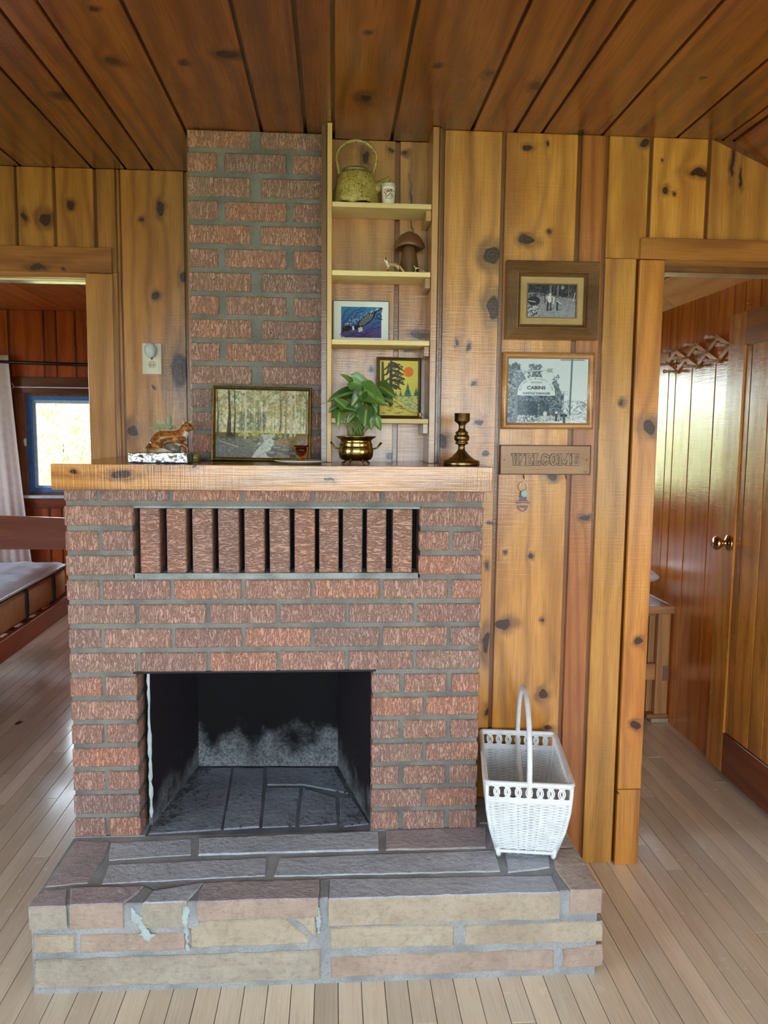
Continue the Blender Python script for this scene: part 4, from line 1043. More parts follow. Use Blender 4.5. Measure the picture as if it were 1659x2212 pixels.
cv.line([(72, 62), (70, 98)], 6, (46, 46, 48)); cv.line([(80, 62), (82, 96)], 6, (70, 70, 72)); cv.line([(76, 46), (77, 62)], 12, (206, 208, 208)); cv.line([(70, 44), (66, 54), (62, 42)], 3, (186, 188, 188)); cv.line([(83, 44), (92, 48), (96, 46)], 3, (190, 190, 190))
cv.ell(79, 36, 4, 4.5, (196, 194, 190)); cv.line([(61, 42), (61, 66)], 3.4, (52, 54, 56)); cv.line([(92, 48), (90, 72)], 4, (214, 218, 218)); cv.line([(70, 96), (86, 92), (92, 88)], 3, (50, 50, 52), .8)
cv.ell(107, 62, 4, 4, (176, 174, 170)); cv.line([(105, 68), (104, 96)], 7, (64, 66, 68)); cv.line([(102, 98), (120, 92)], 3, (60, 60, 62), .7); cv.line([(108, 66), (116, 70)], 2.5, (220, 220, 220))
cv.noise(12, npg); cv.a[:, :, 2] += 6; cv.a[-2:, :] = 225
obj('photo_print', canvas_mesh('photo_print', cv, -hw+.0695, -hh+.0695, hw-.0695, hh-.0695, .0085), M_printgl, t).data.materials.append(M_printgl)
mb = MB(); mb.box(-hw+.001, .0165, -hh+.001, hw-.001, .0175, hh-.001); obj('backing', mb, M_back, t)
# ---- second framed photograph with the cabins sign
t, hw, hh = hang('framed_photo', 'plain rounded oak frame with an old photo of a CABINS road sign', 'picture frame', ((1087, 761), (1286, 762), (1280, 928), (1082, 926)), YR-.016)
Moak = wood('oak_frame', (186, 138, 84), (158, 108, 58), (106, 66, 32), 'z', 'x', rk=0, grain=.5, blotch=.1, coat=.5, rough=.25)
mb = MB(); mb.frame(-hw, -hh, hw, hh, [(0, .0145), (0, -.001), (.003, -.006), (.008, -.0085), (.013, -.007), (.017, -.001), (.0195, .003), (.0195, .0145)]); obj('frame', mb, Moak, t, True, fix=True)
cv = Canvas(200, 158, (198, 214, 220)); cv.grad((196, 214, 220), (214, 226, 230))
g = RG(8); dkk = [(96, 116, 128), (70, 90, 104), (120, 140, 150), (56, 74, 88), (150, 168, 176)]
cv.poly([(0, 158), (0, 20), (20, 8), (34, 30), (52, 60), (66, 20), (78, 30), (96, 70), (120, 50), (128, 70), (140, 96), (136, 150)], (84, 104, 118), .75)
cv.dabs(900, (0, 14, 30, 150), (.8, 2.6), dkk+[(180, 196, 202)], g); cv.dabs(200, (50, 14, 84, 60), (.8, 2.4), dkk, g); cv.dabs(1300, (24, 84, 138, 150), (.8, 2.8), dkk+[(64, 82, 96)], g)
cv.dabs(80, (112, 40, 126, 100), (.8, 2.2), dkk, g); cv.poly([(24, 100), (76, 104), (76, 148), (24, 150)], (60, 78, 94), .55); cv.poly([(80, 104), (104, 104), (104, 146), (80, 148)], (66, 86, 100), .6)
cv.dabs(500, (136, 100, 200, 150), (.8, 2.2), [(150, 166, 172), (196, 208, 212), (110, 128, 138), (220, 230, 232)], g)
cv.dabs(500, (24, 138, 200, 158), (.8, 2), [(220, 230, 232), (240, 244, 246), (150, 168, 176), (196, 208, 214)], g)
cv.line([(22, 24), (23, 150)], 5, (120, 138, 148)); cv.line([(22, 31), (108, 28)], 3.4, (176, 192, 198)); cv.poly([(96, 24), (112, 24), (108, 28.5), (113, 34), (97, 34)], (150, 168, 176)); cv.line([(24, 56), (44, 32)], 2, (110, 128, 138))
cv.line([(158, 2), (155, 134)], 4.2, (96, 112, 122)); cv.line([(130, 3), (188, 3)], 2.4, (110, 126, 136)); cv.line([(140, 80), (139, 116)], 1.4, (120, 136, 146)); cv.line([(130, 80), (150, 80)], 1, (120, 136, 146)); cv.line([(132, 86), (150, 86)], 1, (120, 136, 146))
cv.line([(122, 134), (122, 150)], 5, (60, 72, 82)); cv.ell(122, 131, 3, 3, (220, 226, 228)); cv.ell(141, 138, 9, 4, (52, 64, 74)); cv.line([(141, 140), (142, 154)], 7, (84, 98, 108)); cv.ell(94, 134, 5, 6, (200, 210, 214)); cv.ell(90, 144, 14, 5, (190, 202, 208), .8)
sg = [(25, 90)]+[(71-46*math.cos(a), 80-36*math.sin(a)) for a in [PI*q/16 for q in range(17)]]+[(118, 90)]
cv.poly(sg, (206, 220, 226)); cv.noise(3, npg)
X0, X1, Z0, Z1 = -hw+.0185, hw-.0185, -hh+.0185, hh-.0185
obj('photo_print', canvas_mesh('photo_print', cv, X0, Z0, X1, Z1, .0040), M_printgl, t).data.materials.append(M_printgl)
Mink = plain('grey_ink', (58, 72, 84), .6)
cvp = lambda px, py: (X0+(X1-X0)*px/200, .0034, Z1-(Z1-Z0)*py/158)
put_text(t, 'CABINS', .0142, cvp(71, 71.5), Mink, offset=.0004, sx=1.22); put_text(t, 'CASTLE DANGER', .0088, cvp(71.5, 85), Mink, offset=.00018, sx=1.28); put_text(t, 'MODERN', .0064, cvp(71.5, 58.5), Mink, offset=0, sx=1.35)
arc = "ELVING'S MIGHTY FINE"
for i, ch_ in enumerate(arc):
    if ch_ == ' ': continue
    a = PI*(0.955-0.91*i/(len(arc)-1)); put_text(t, ch_, .0078, cvp(71+40.5*math.cos(a), 80.5-31.5*math.sin(a)), Mink, rotz=-(PI/2-a)*.86, offset=0)
mb = MB(); mb.box(-hw+.001, .0145, -hh+.001, hw-.001, .0155, hh-.001); obj('backing', mb, M_back, t)
# ---- WELCOME board with two hooks
t, hw, hh = hang('welcome_sign', 'carved brown WELCOME board with two small brass hooks', 'sign', ((1082, 961), (1278, 963), (1274, 1025), (1079, 1025)), YR-.014)
Mwel = wood('welcome_board', (168, 128, 88), (146, 106, 68), (108, 72, 42), 'z', 'x', rk=0, grain=.4, blotch=.15, rough=.4, coat=.2)
obj('board', B(-hw, 0, -hh, hw, .0135, hh, c=.003), Mwel, t)
mb = MB(); mb.frame(-hw-.0006, -hh-.0006, hw+.0006, hh+.0006, [(0, .013), (0, .001), (.0012, .001), (.0012, .013)]); obj('burnt_edge', mb, plain('burnt_edge', (60, 34, 20), .6), t)
Mburn = plain('burnt_line', (50, 32, 24), .7); Mface = plain('carved_letter_face', (166, 140, 116), .6, var=.1, bump=.3)
def glyph(ch):
    q = []; b = lambda x0, z0, x1, z1: q.append([(x0, z0), (x1, z0), (x1, z1), (x0, z1)])
    if ch in 'ELM':
        pass
    if ch == 'E': b(.08, 0, .34, 1); b(0, 0, .5, .16); b(0, .84, .5, 1); b(.3, .42, .56, .58); q.append([(.5, 0), (.74, 0), (.74, .32), (.62, .32), (.58, .16), (.5, .16)]); q.append([(.5, 1), (.5, .84), (.58, .84), (.62, .68), (.74, .68), (.74, 1)]); w_ = .74
    elif ch == 'L': b(.08, 0, .34, 1); b(0, .86, .46, 1); b(0, 0, .5, .16); q.append([(.5, 0), (.72, 0), (.72, .36), (.58, .36), (.54, .16), (.5, .16)]); w_ = .72
    elif ch == 'W':
        for x0, x1 in ((.06, .26), (.62, .46), (.46, .66), (1.06, .86)):
            q.append([(x0-.0, 1), (x0+.0+.22 if x0 < x1 else x0+.20, 1), (x1+.17, 0), (x1-.03, 0)])
        b(-.03, .86, .38, 1); b(.46, .86, .88, 1); b(.92, .86, 1.32, 1); w_ = 1.3
    elif ch == 'M':
        b(.1, 0, .3, 1); b(.92, 0, 1.16, 1); b(0, 0, .42, .14); b(.8, 0, 1.26, .14); b(0, .86, .34, 1); b(.92, .86, 1.26, 1)
        q.append([(.12, 1), (.38, 1), (.70, .12), (.54, .12)]); q.append([(1.14, 1), (.9, 1), (.54, .12), (.70, .12)]); w_ = 1.26
    else:
        n = 18; o_ = []; w_ = .76
        for i in range(n):
            a0, a1 = 2*PI*i/n, 2*PI*(i+1)/n
            if ch == 'C' and (a1 <= 2*PI*2.2/n or a0 >= 2*PI*(n-2.2)/n): continue
            f = lambda a, r1, r2: (.38+r1*math.cos(a), .5+r2*math.sin(a)); q.append([f(a0, .38, .52), f(a1, .38, .52), f(a1, .15, .34), f(a0, .15, .34)])
        if ch == 'C': b(.54, .66, .76, .84); b(.54, .16, .76, .34)
    return q, w_
sc_ = .036; tot = 0; gl = [glyph(c) for c in 'WELCOME']; tot = sum(w_+.10 for _, w_ in gl)-.1; kx = (2*hw*.74)/(tot*sc_); cx = -tot*sc_*kx/2-.002
mo1, mo2 = MB(), MB(); ii = 0
for q, w_ in gl:
    for poly in q:
        P2 = [(cx+a*sc_*kx, (b_-.46)*sc_) for a, b_ in poly]; c0 = (sum(p[0] for p in P2)/len(P2), sum(p[1] for p in P2)/len(P2))
        big = []
        for p in P2:
            d = Vector((p[0]-c0[0], p[1]-c0[1])); big.append((p[0]+math.copysign(.00125, d.x), p[1]+math.copysign(.00125, d.y)))
        ii += 1; mo1.prism(big, 0, .0012+ii*.00001); mo2.prism(P2, 0, .0019+ii*.00002)
    cx += (w_+.10)*sc_*kx
rot = Matrix.Rotation(PI/2, 4, 'X')
for m_ in (mo1, mo2): m_.xform(Matrix.Translation((0, .0008, 0)) @ rot)
obj('letter_outline', mo1, Mburn, t, fix=True); obj('lettering', mo2, Mface, t, fix=True)
put_text(t, 'DJE', .0085, (hw-.016, -.0004, -hh+.009), Mburn, offset=-.0001, name='signature')
mb = MB()
for sx in (-1, 1): mb.ball((sx*(hw-.013), -.0005, 0), (.0024, .0015, .0024), 8)
obj('nail_head', mb, M_brassold, t, smooth=True)
for px in (1130, 1221):
    p = PY(px, 1030, YR-.006); lx = p.x-t.location.x
    mb = MB(); mb.tube([(lx, 0.006, -hh+.001), (lx, 0.004, -hh-.006), (lx, .001, -hh-.010)]+[(lx, -.003-.0055*math.sin(a), -hh-.014-.0055*math.cos(a)*1.0+.004) for a in [PI*.1*q for q in range(0, 13)]], .0013, 8); obj('hook', mb, M_brass, t, smooth=True)
# ---- key ring with a metal tag
p0 = PY(1131, 1046, YR-.012)
t = thing('key_ring', 'white key ring with a blue cut-out wolf tag hanging from the sign hook', 'key ring', (p0.x, YR-.010, p0.z))
mb = MB(); mb.tube([(math.sin(a)*.0135, 0.001*math.sin(a*2), -.0085+math.cos(a)*.0135) for a in [2*PI*q/28 for q in range(28)]], .0014, 8, closed=True); obj('ring', mb, plain('white_metal', (226, 228, 216), .25, .6), t, smooth=True)
mb = MB(); mb.lathe([(.001, 0), (.0105, 0), (.011, .0012), (.0105, .0024), (.001, .0024)], n=20); mb.xform(Matrix.Translation((.003, -.001, -.030)) @ Matrix.Rotation(PI/2, 4, 'X')); obj('disc', mb, plain('grey_disc', (150, 176, 174), .45, .2), t)
Mnavy = plain('navy_enamel', (52, 84, 142), .4)
mb = MB(); zz = -.062
wolf = [(-.012, -.0405), (-.0095, -.0365), (-.0075, -.0375), (-.003, -.0385), (.004, -.0380), (.009, -.0395), (.0145, -.047), (.0125, -.0465), (.0085, -.043)]
mb.prism(wolf, 0, .0015)
for x0, x1 in ((-.006, -.0075), (-.003, -.0025), (.006, .0045), (.0085, .0095)): mb.prism([(x0-.0012, -.041), (x0+.0012, -.041), (x1+.001, -.0525), (x1-.001, -.0525)], 0, .0014)
mb.prism([(-.017, -.0535), (.016, -.0535), (.017, -.0515), (-.016, -.0515)], 0, .0014)
mb.prism([(-.0165, -.067), (-.0145, -.067), (-.0115, -.078), (-.0005, -.0865), (0, -.089), (-.0135, -.080)], 0, .0014); mb.prism([(.0165, -.067), (.0145, -.067), (.0115, -.078), (.0005, -.0865), (0, -.089), (.0135, -.080)], 0, .0014)
mb.xform(Matrix.Translation((0, .001, 0)) @ rot); obj('tag_plate', mb, Mnavy, t, fix=True)
put_text(t, 'MIGHTY FINE', .0072, (0, -.0006, -.0595), Mnavy, offset=.0002, sx=1.05); put_text(t, 'Cabins', .0095, (.0, -.0006, -.0715), Mnavy, offset=.0002, shear=.3)
# ---- landscape painting on the mantel, leaning on the chimney bricks
yq = .235
q = [PY(a, b, yq) for a, b in ((457, 834), (672, 841), (669, 1001), (454, 998))]
hw = (q[1].x-q[0].x)/2; hh2 = (q[0].z-MZ1)
t = thing('landscape_painting', 'forest stream painting in a thin ornate gold frame leaning on the chimney', 'painting', ((q[0].x+q[1].x)/2, .215, MZ1+.0008)); t.rotation_euler = (-.07, .012, 0)
Mgold = metalmat('dark_gilt', (122, 98, 50), .4)
mb = MB(); mb.frame(-hw, 0, hw, hh2, [(0, .014), (0, .001), (.002, -.002), (.006, -.003), (.008, .001), (.010, 0), (.011, .004), (.011, .014)]); obj('frame', mb, Mgold, t, fix=True)
mb = MB()
for side in range(4):
    L = 2*hw if side % 2 == 0 else hh2; n_ = int(L/.0042)
    for i in range(n_):
        u = (i+.5)/n_
        x, z = ((-hw+.004+u*(2*hw-.008), .004), (hw-.004, .004+u*(hh2-.008)), (-hw+.004+u*(2*hw-.008), hh2-.004), (-hw+.004, .004+u*(hh2-.008)))[side]
        mb.ball((x, -.0035, z), (.0016, .0013, .0016), 5)
tag(obj('beading', mb, metalmat('bright_gilt', (190, 156, 84), .3), t, smooth=True), kind='stuff')
g = RG(12); W_, H_ = 240, 178
cv = Canvas(W_, H_, (188, 192, 160)); cv.grad((176, 184, 158), (222, 218, 186), 0, 110); cv.grad((110, 106, 60), (74, 72, 46), 112)
cv.dabs(900, (0, 0, W_, 70), (1.5, 5), [(150, 150, 96), (166, 132, 86), (120, 128, 86), (184, 150, 100), (96, 104, 72), (204, 204, 174), (188, 196, 176), (140, 146, 110)], g, .6)
cv.dabs(700, (0, 40, W_, 110), (1.5, 4.5), [(206, 196, 150), (170, 162, 110), (150, 148, 112), (196, 160, 100), (130, 138, 106), (224, 220, 190)], g, .5)
cv.dabs(260, (60, 60, 130, 106), (1.5, 4), [(110, 122, 98), (140, 150, 120), (90, 104, 84)], g, .5)
for x in range(10, 235, 9):
    xx = x+g.uniform(-4, 4); cv.line([(xx, g.uniform(20, 50)), (xx+g.uniform(-3, 3), g.uniform(100, 116))], g.uniform(.8, 2), g.choice([(120, 116, 92), (214, 210, 190), (88, 82, 62)]), .7)
for (x, w0, w1, c) in ((36, 6, 14, (74, 62, 46)), (50, 3, 5, (70, 60, 46)), (78, 4, 6, (196, 190, 168)), (182, 4, 5, (150, 140, 112)), (196, 5, 8, (186, 178, 150)), (206, 3, 4, (210, 204, 182)), (236, 4, 5, (120, 112, 88)), (6, 3, 5, (96, 84, 62)), (168, 2.5, 4, (96, 84, 62))):
    cv.line([(x-3, 0), (x, 60), (x-2, 126)], [w0*.7, w0, w1], c, .95); cv.line([(x-3, 30), (x+g.uniform(-26, 26), 4)], 1.6, c, .8)
    cv.dabs(20, (x-w0, 10, x+w0, 120), (.6, 1.4), [(60, 52, 40), (214, 208, 190)], g, .6)
cv.poly([(22, 134), (34, 112), (42, 112), (60, 138)], (62, 52, 36)); cv.poly([(0, 128), (70, 140), (110, 178), (0, 178)], (60, 58, 40)); cv.dabs(420, (0, 124, 112, 178), (1, 3), [(48, 46, 32), (96, 92, 56), (124, 116, 66), (78, 76, 50)], g, .6)
cv.line([(10, 134), (60, 150)], 2, (176, 150, 90)); cv.dabs(160, (60, 108, 170, 122), (1, 3), [(176, 170, 100), (150, 146, 84), (196, 188, 120)], g, .7)
cv.poly([(118, 116), (150, 116), (158, 136), (140, 150), (150, 178), (92, 178), (112, 150), (126, 134)], (176, 180, 162)); cv.dabs(120, (100, 120, 152, 178), (1, 3), [(206, 208, 190), (140, 146, 128), (112, 118, 100)], g, .5, 0)
cv.poly([(152, 130), (240, 112), (240, 178), (156, 178), (148, 156)], (136, 104, 52)); cv.dabs(420, (152, 126, 240, 178), (1, 3), [(160, 120, 60), (96, 82, 44), (122, 102, 56), (70, 64, 40)], g, .6)
for (x, y, rx, ry) in ((160, 152, 16, 9), (186, 158, 22, 9), (146, 166, 14, 9), (206, 166, 18, 8), (104, 132, 9, 6), (154, 126, 8, 4)): cv.ell(x, y, rx, ry, (62, 58, 42)); cv.ell(x-2, y-ry*.4, rx*.7, ry*.35, (142, 134, 100), .8)
cv.dabs(60, (130, 144, 220, 172), (1, 2.4), [(150, 142, 106), (48, 46, 34)], g, .5)
obj('canvas', canvas_mesh('canvas', cv, -hw+.0105, .0105, hw-.0105, hh2-.0105, .0055), M_printgl, t).data.materials.append(M_printgl)
obj('backing', B(-hw+.001, .0062, .001, hw-.001, .0138, hh2-.001), M_back, t)
# ---- loon print and pine-tree print on the shelves
zs = SHZ[2]+.0016
q0, q1 = PY(719, 740, .262), PY(840, 740, .262)
hw = (q1.x-q0.x)/2; hh2 = PY(780, 649, .262).z-zs
t = thing('loon_print', 'blue print of a diving loon with white mat in a thin black frame', 'picture', ((q0.x+q1.x)/2, .250, zs)); t.rotation_euler = (-.09, 0, 0)
mb = MB(); mb.frame(-hw, 0, hw, hh2, [(0, .010), (0, -.001), (.002, -.001), (.002, .010)]); obj('frame', mb, M_rod, t, fix=True)
W_, H_ = 180, 128; cv = Canvas(W_, H_, (226, 236, 236)); bx0, by0, bx1, by1 = 24, 17, 156, 115
m = (cv.X > bx0) & (cv.X < bx1) & (cv.Y > by0) & (cv.Y < by1); tt = np.clip((cv.Y-by0)/(by1-by0), 0, 1)[..., None]
gr = np.where(tt < .5, np.array((50, 128, 178))*(1-2*tt)+np.array((56, 92, 160))*2*tt, np.array((56, 92, 160))*(2-2*tt)+np.array((92, 56, 120))*(2*tt-1)); cv.a = np.where(m[..., None], gr, cv.a)
for (pts) in ([(27, 60), (34, 44), (36, 34), (46, 28), (52, 20)], [(28, 86), (34, 66), (44, 60), (48, 48), (60, 40), (66, 30), (84, 26), (96, 18)], [(30, 100), (38, 80), (52, 72), (58, 56), (70, 50), (76, 36), (96, 30), (104, 19)], [(84, 110), (104, 104), (108, 90), (124, 84), (132, 70), (154, 64)], [(60, 104), (80, 98), (100, 106), (118, 96), (128, 86), (154, 80)], [(40, 112), (60, 106), (90, 112), (120, 108)], [(116, 60), (130, 50), (140, 56), (154, 50)]): cv.line(pts, 1.6, (22, 30, 60))
cv.ell(106, 58, 36, 13, (24, 28, 40), 1, -.66); cv.ell(44, 86, 16, 8.5, (20, 24, 34), 1, -.25); cv.line([(34, 92), (20, 108)], [4, 1], (20, 24, 34)); cv.ell(74, 82, 9, 7, (20, 24, 34)); cv.line([(54, 84), (76, 86)], 8, (20, 24, 34)); cv.line([(132, 36), (158, 20), (156, 34)], [8, 3, 1], (24, 28, 40)); cv.ell(148, 46, 9, 9, (30, 52, 96)); cv.ell(148, 46, 5, 5, (80, 110, 160)); cv.line([(148, 54), (158, 56)], 3, (24, 28, 40))
for i in range(13):
    for j in range(-2, 3):
        u, v = -26+i*4.2, j*3.6; x = 106+u*math.cos(-.66)-v*math.sin(-.66); y = 58+u*math.sin(-.66)+v*math.cos(-.66)
        if (u/32)**2+(v/11)**2 < .8: cv.ell(x, y, 1.3, .9, (214, 220, 226))
cv.poly([(60, 80), (66, 78), (68, 90), (62, 92)], (214, 220, 226)); cv.poly([(80, 84), (92, 80), (96, 92), (82, 98)], (214, 220, 226), .85); cv.ell(36, 84, 1.3, 1.3, (170, 60, 50)); cv.line([(28, 112), (40, 116)], 2.4, (206, 206, 190))
g = RG(3)
for i in range(90):
    u = g.random(); cv.ell(40+u*110+g.gauss(0, 4), 76-u*56+g.gauss(0, 5), g.uniform(.7, 1.5), g.uniform(.7, 1.5), (216, 232, 238), .9)
cv.line([(134, 119), (140, 118), (148, 120), (154, 118.5)], .8, (110, 110, 110))
obj('print', canvas_mesh('print', cv, -hw+.002, .002, hw-.002, hh2-.002, .001), M_printgl, t).data.materials.append(M_printgl)
obj('backing', B(-hw+.001, .0015, .001, hw-.001, .009, hh2-.001), M_back, t)
zs = SHZ[3]+.0016
q0, q1 = PY(812, 905, .262), PY(908, 905, .262); hw = (q1.x-q0.x)/2; hh2 = PY(860, 771, .262).z-zs
t = thing('tree_picture', 'yellow pine-tree and orange sun picture in a dark brown frame', 'picture', ((q0.x+q1.x)/2, .248, zs)); t.rotation_euler = (-.09, .008, 0)
mb = MB(); mb.frame(-hw, 0, hw, hh2, [(0, .013), (0, .001), (.002, -.003), (.0055, -.0045), (.009, -.002), (.0105, .002), (.0105, .013)]); obj('frame', mb, wood('dark_frame_wood', (92, 68, 36), (70, 50, 24), (40, 26, 12), rk=0, coat=.5, grain=.3), t, fix=True)
W_, H_ = 110, 160; cv = Canvas(W_, H_, (214, 200, 96)); cv.ell(82, 32, 14, 14.5, (226, 120, 46)); cv.dabs(300, (0, 0, W_, H_), (1, 3), [(222, 208, 108), (206, 190, 88)], g, .35)
cv.poly([(44, 106), (110, 96), (110, 156), (84, 140), (60, 120)], (206, 196, 116)); cv.dabs(160, (46, 100, 110, 140), (1, 2.2), [(84, 140, 130), (116, 160, 140), (206, 196, 116)], g, .9, .4)
for (x, y, s_) in ((80, 100, 26), (104, 100, 18), (60, 102, 12), (46, 102, 10)):
    for k in range(5): yy_ = y-s_*1.3+s_*.26*k; cv.poly([(x, yy_-s_*.12), (x-s_*(.12+.1*k), yy_+s_*.34), (x+s_*(.12+.1*k), yy_+s_*.34)], (44, 106, 92) if k % 2 else (60, 124, 104))
cv.line([(32, 4), (32, 128)], [7, 12], (74, 66, 62)); cv.line([(8, 6), (10, 92)], [6, 10], (80, 72, 68)); cv.line([(20, 40), (24, 30), (26, 10)], 6, (74, 66, 62), .8)
for k, (y, L) in enumerate(((6, 22), (14, 30), (28, 34), (42, 36), (56, 36), (70, 26))):
    cv.line([(34, y), (34+L*.5, y+4), (34+L, y+13)], [6, 7, 3], (70, 62, 60)); cv.dabs(26, (36, y, 34+L, y+14), (1, 2.6), [(70, 62, 60), (60, 54, 52)], g, .9, .5)
for k, (y, L) in enumerate(((12, 16), (30, 18), (50, 20))): cv.line([(30, y), (30-L, y+14)], [6, 4], (74, 66, 62))
cv.line([(36, 112), (60, 130), (84, 146), (108, 152)], 1.3, (120, 70, 40)); 
for i in range(26): a = g.uniform(2, 60); b_ = g.uniform(118, 154); cv.line([(a, b_), (a+g.uniform(5, 14), b_+g.uniform(-1, 1))], 1.2, (124, 76, 44), .9)
obj('print', canvas_mesh('print', cv, -hw+.010, .010, hw-.010, hh2-.010, .004), M_printgl, t).data.materials.append(M_printgl)
obj('backing', B(-hw+.001, .0045, .001, hw-.001, .012, hh2-.001), M_back, t)
print('pictures ok')

# ================================================================== SMALL THINGS
def inkmesh(me, fn):
    n = len(me.vertices); co = np.empty(n*3, np.float32); me.vertices.foreach_get('co', co); co = co.reshape(-1, 3)
    c = np.array([fn(*p) for p in co], float)/255.; l = np.where(c <= .04045, c/12.92, ((c+.055)/1.055)**2.4)
    at = me.color_attributes.get('ink') or me.color_attributes.new('ink', 'FLOAT_COLOR', 'POINT'); at.data.foreach_set('color', np.concatenate([l, np.ones((n, 1))], 1).astype(np.float32).ravel()); return me
M_glaze = printmat('glazed_ceramic', .35, .25); M_matt = printmat('painted_resin', .45, .2)
def skin(name, J, E, lv=2):
    """one continuous surface grown over a jointed skeleton; J: name -> (x, y, z, r)"""
    ks = list(J); me = bpy.data.meshes.new(name); me.from_pydata([J[k][:3] for k in ks], [(ks.index(a), ks.index(b)) for a, b in E], [])
    o = bpy.data.objects.new(name, me); COL.objects.link(o); o.modifiers.new('s', 'SKIN'); o.modifiers.new('u', 'SUBSURF').levels = lv
    for i, k in enumerate(ks):
        r = J[k][3]; me.skin_vertices[0].data[i].radius = (r, r) if not isinstance(r, tuple) else r
    me.skin_vertices[0].data[0].use_root = True
    dg = bpy.context.evaluated_depsgraph_get(); m2 = bpy.data.meshes.new_from_object(o.evaluated_get(dg)); bpy.data.objects.remove(o)
    m2.materials.clear(); m2.polygons.foreach_set('use_smooth', [True]*len(m2.polygons)); return m2
import mathutils.noise as mn
def nz(x, y, z, s): return mn.noise(Vector((x*s, y*s, z*s)))
def mixc(a, b, t): t = max(0, min(1, t)); return tuple(a[i]*(1-t)+b[i]*t for i in range(3))
# ---- teapot
b0 = PY(769, 436, .232); zt_ = SHZ[0]+.0006
t = thing('teapot', 'mottled olive stoneware teapot with a tall loop handle on the top shelf', 'teapot', (b0.x, .233, zt_))
Mtea = NT('mottled_glaze'); P_ = Mtea.coords(); v1 = Mtea.noise(Mtea.vm('MULTIPLY', P_, (1, 1, .8)), 230, 2, .5, .8); v2 = Mtea.noise(P_, 25, 3)
bs = Mtea.mix(Mtea.mr(v2, .3, .7), lin((196, 182, 104)), lin((166, 150, 74))); bs = Mtea.mix(Mtea.math('MULTIPLY', Mtea.mr(v1, .54, .62), .85), bs, lin((74, 62, 26)))
Mtea = Mtea.set(bs, .35, 0, Mtea.bump(v1, .5, .002), .3)
mb = MB(); n = 32
prof = [(.060, 0.004), (.069, 0), (.0705, .006), (.066, .04), (.060, .075), (.056, .092), (.050, .099), (.036, .103), (.030, .102)]
mb.lathe(prof, n=n, sy=.86)
vv = []
for x, y, z in mb.v:
    a = math.atan2(y/.86, x); r = math.hypot(x, y/.86); f = 1+.035*math.cos(a*6+.5)*(1 if z < .09 else .3)*(1-z/.13)
    dz = .007*abs(math.cos(a*3+.5)) if z < .007 else 0
    vv.append((x*f, y*f, z+dz*(1 if z < .007 else 0)))
mb.v = vv; obj('body', mb, Mtea, t, True, fix=True)
Molive = plain('olive_glaze', (150, 132, 82), .3, coat=.4, var=.15)
mb = MB(); mb.lathe([(.0, .0), (.040, 0), (.044, .004), (.043, .0085), (.036, .013), (.022, .0155), (.0, .016)], (0.000, 0, .102), sy=.86); obj('lid', mb, Molive, t, True, fix=True)
mb = MB(); pts = []
for q in range(25):
    a = -.28+(PI+.5)*q/24; pts.append((.0615*math.cos(a)+.001, 0, .146+.052*math.sin(a) if math.sin(a) > 0 else .146+.075*math.sin(a)))
pts = [(.048, 0, .093)]+pts[1:-1]+[(-.05, 0, .093)]
mb.tube(pts, .0052, 10); obj('handle', mb, Mtea, t, True)
mb = MB(); mb.tube([(.046, 0, .052), (.066, -.002, .062), (.082, -.004, .073), (.094, -.006, .083), (.104, -.007, .090)], [.019, .0165, .0115, .008, .0062], 12); obj('spout', mb, Mtea, t, True)
# ---- small cup
b0 = PY(839, 438, .205); t = thing('small_cup', 'small white cup printed with animals standing beside the teapot', 'cup', (b0.x, .205, zt_))
mb = MB(); mb.lathe([(0, 0), (.0178, 0), (.0185, .002), (.0215, .063), (.0205, .0635), (.0172, .006), (0, .005)], n=40)
me = mesh('cup', mb, M_glaze, True)
obj('cup', me, None, t)
inkmesh(me, lambda x, y, z: (236, 232, 218))
W_, H_ = 60, 44; cv = Canvas(W_, H_, (236, 232, 218)); g = RG(6)
cv.dabs(60, (8, 6, 52, 34), (.8, 2.2), [(90, 70, 50), (120, 130, 90), (50, 44, 36), (166, 96, 60)], g, .9); cv.ell(26, 14, 8, 4, (172, 96, 56)); cv.line([(18, 18), (14, 30)], 1.4, (50, 40, 32)); cv.line([(32, 16), (48, 30)], 1.6, (46, 38, 30)); cv.line([(10, 38), (22, 36), (34, 39), (46, 37)], 1, (40, 36, 30))
me = canvas_mesh('printed_scene', cv, -1.25, 0.012, 1.25, .052, 0)
for v in me.vertices:
    r = .0187+.0030*(v.co.z/.063)+.0001+.0002; a = v.co.x*.8-PI/2; v.co = (r*math.cos(a), r*math.sin(a), v.co.z)
obj('printed_scene', me, None, t).data.materials.append(M_glaze)
# ---- wooden mushroom
b0 = PY(884, 589, .225); zs = SHZ[1]+.0006
t = thing('wooden_mushroom', 'brown carved wooden mushroom with a broad cap on the second shelf', 'figurine', (b0.x, .236, zs))
Mmush = wood('mushroom_wood', (124, 92, 60), (100, 70, 42), (62, 40, 22), rk=0, grain=.8, rough=.4, coat=.1)
Mcap = wood('mushroom_cap', (122, 84, 52), (98, 62, 36), (60, 36, 18), rk=0, grain=.6, rough=.35, coat=.2)
mb = MB(); mb.lathe([(.0, 0), (.030, 0), (.0305, .006), (.028, .03), (.024, .065), (.0195, .098), (.0, .1)], n=24); mb.v = [(x*(1+.05*math.sin(z*60)), y, z) for x, y, z in mb.v]; obj('stem', mb, Mmush, t, True)
mb = MB(); mb.lathe([(.0, .092), (.02, .092), (.036, .087), (.047, .082), (.0495, .0855), (.046, .098), (.038, .113), (.026, .125), (.012, .1315), (0, .133)], n=32)
mb.v = [(x, y, z+.003*math.sin(3*math.atan2(y, x)+.6)*(math.hypot(x, y)/.05)) for x, y, z in mb.v]; obj('cap', mb, Mcap, t, True, fix=True)
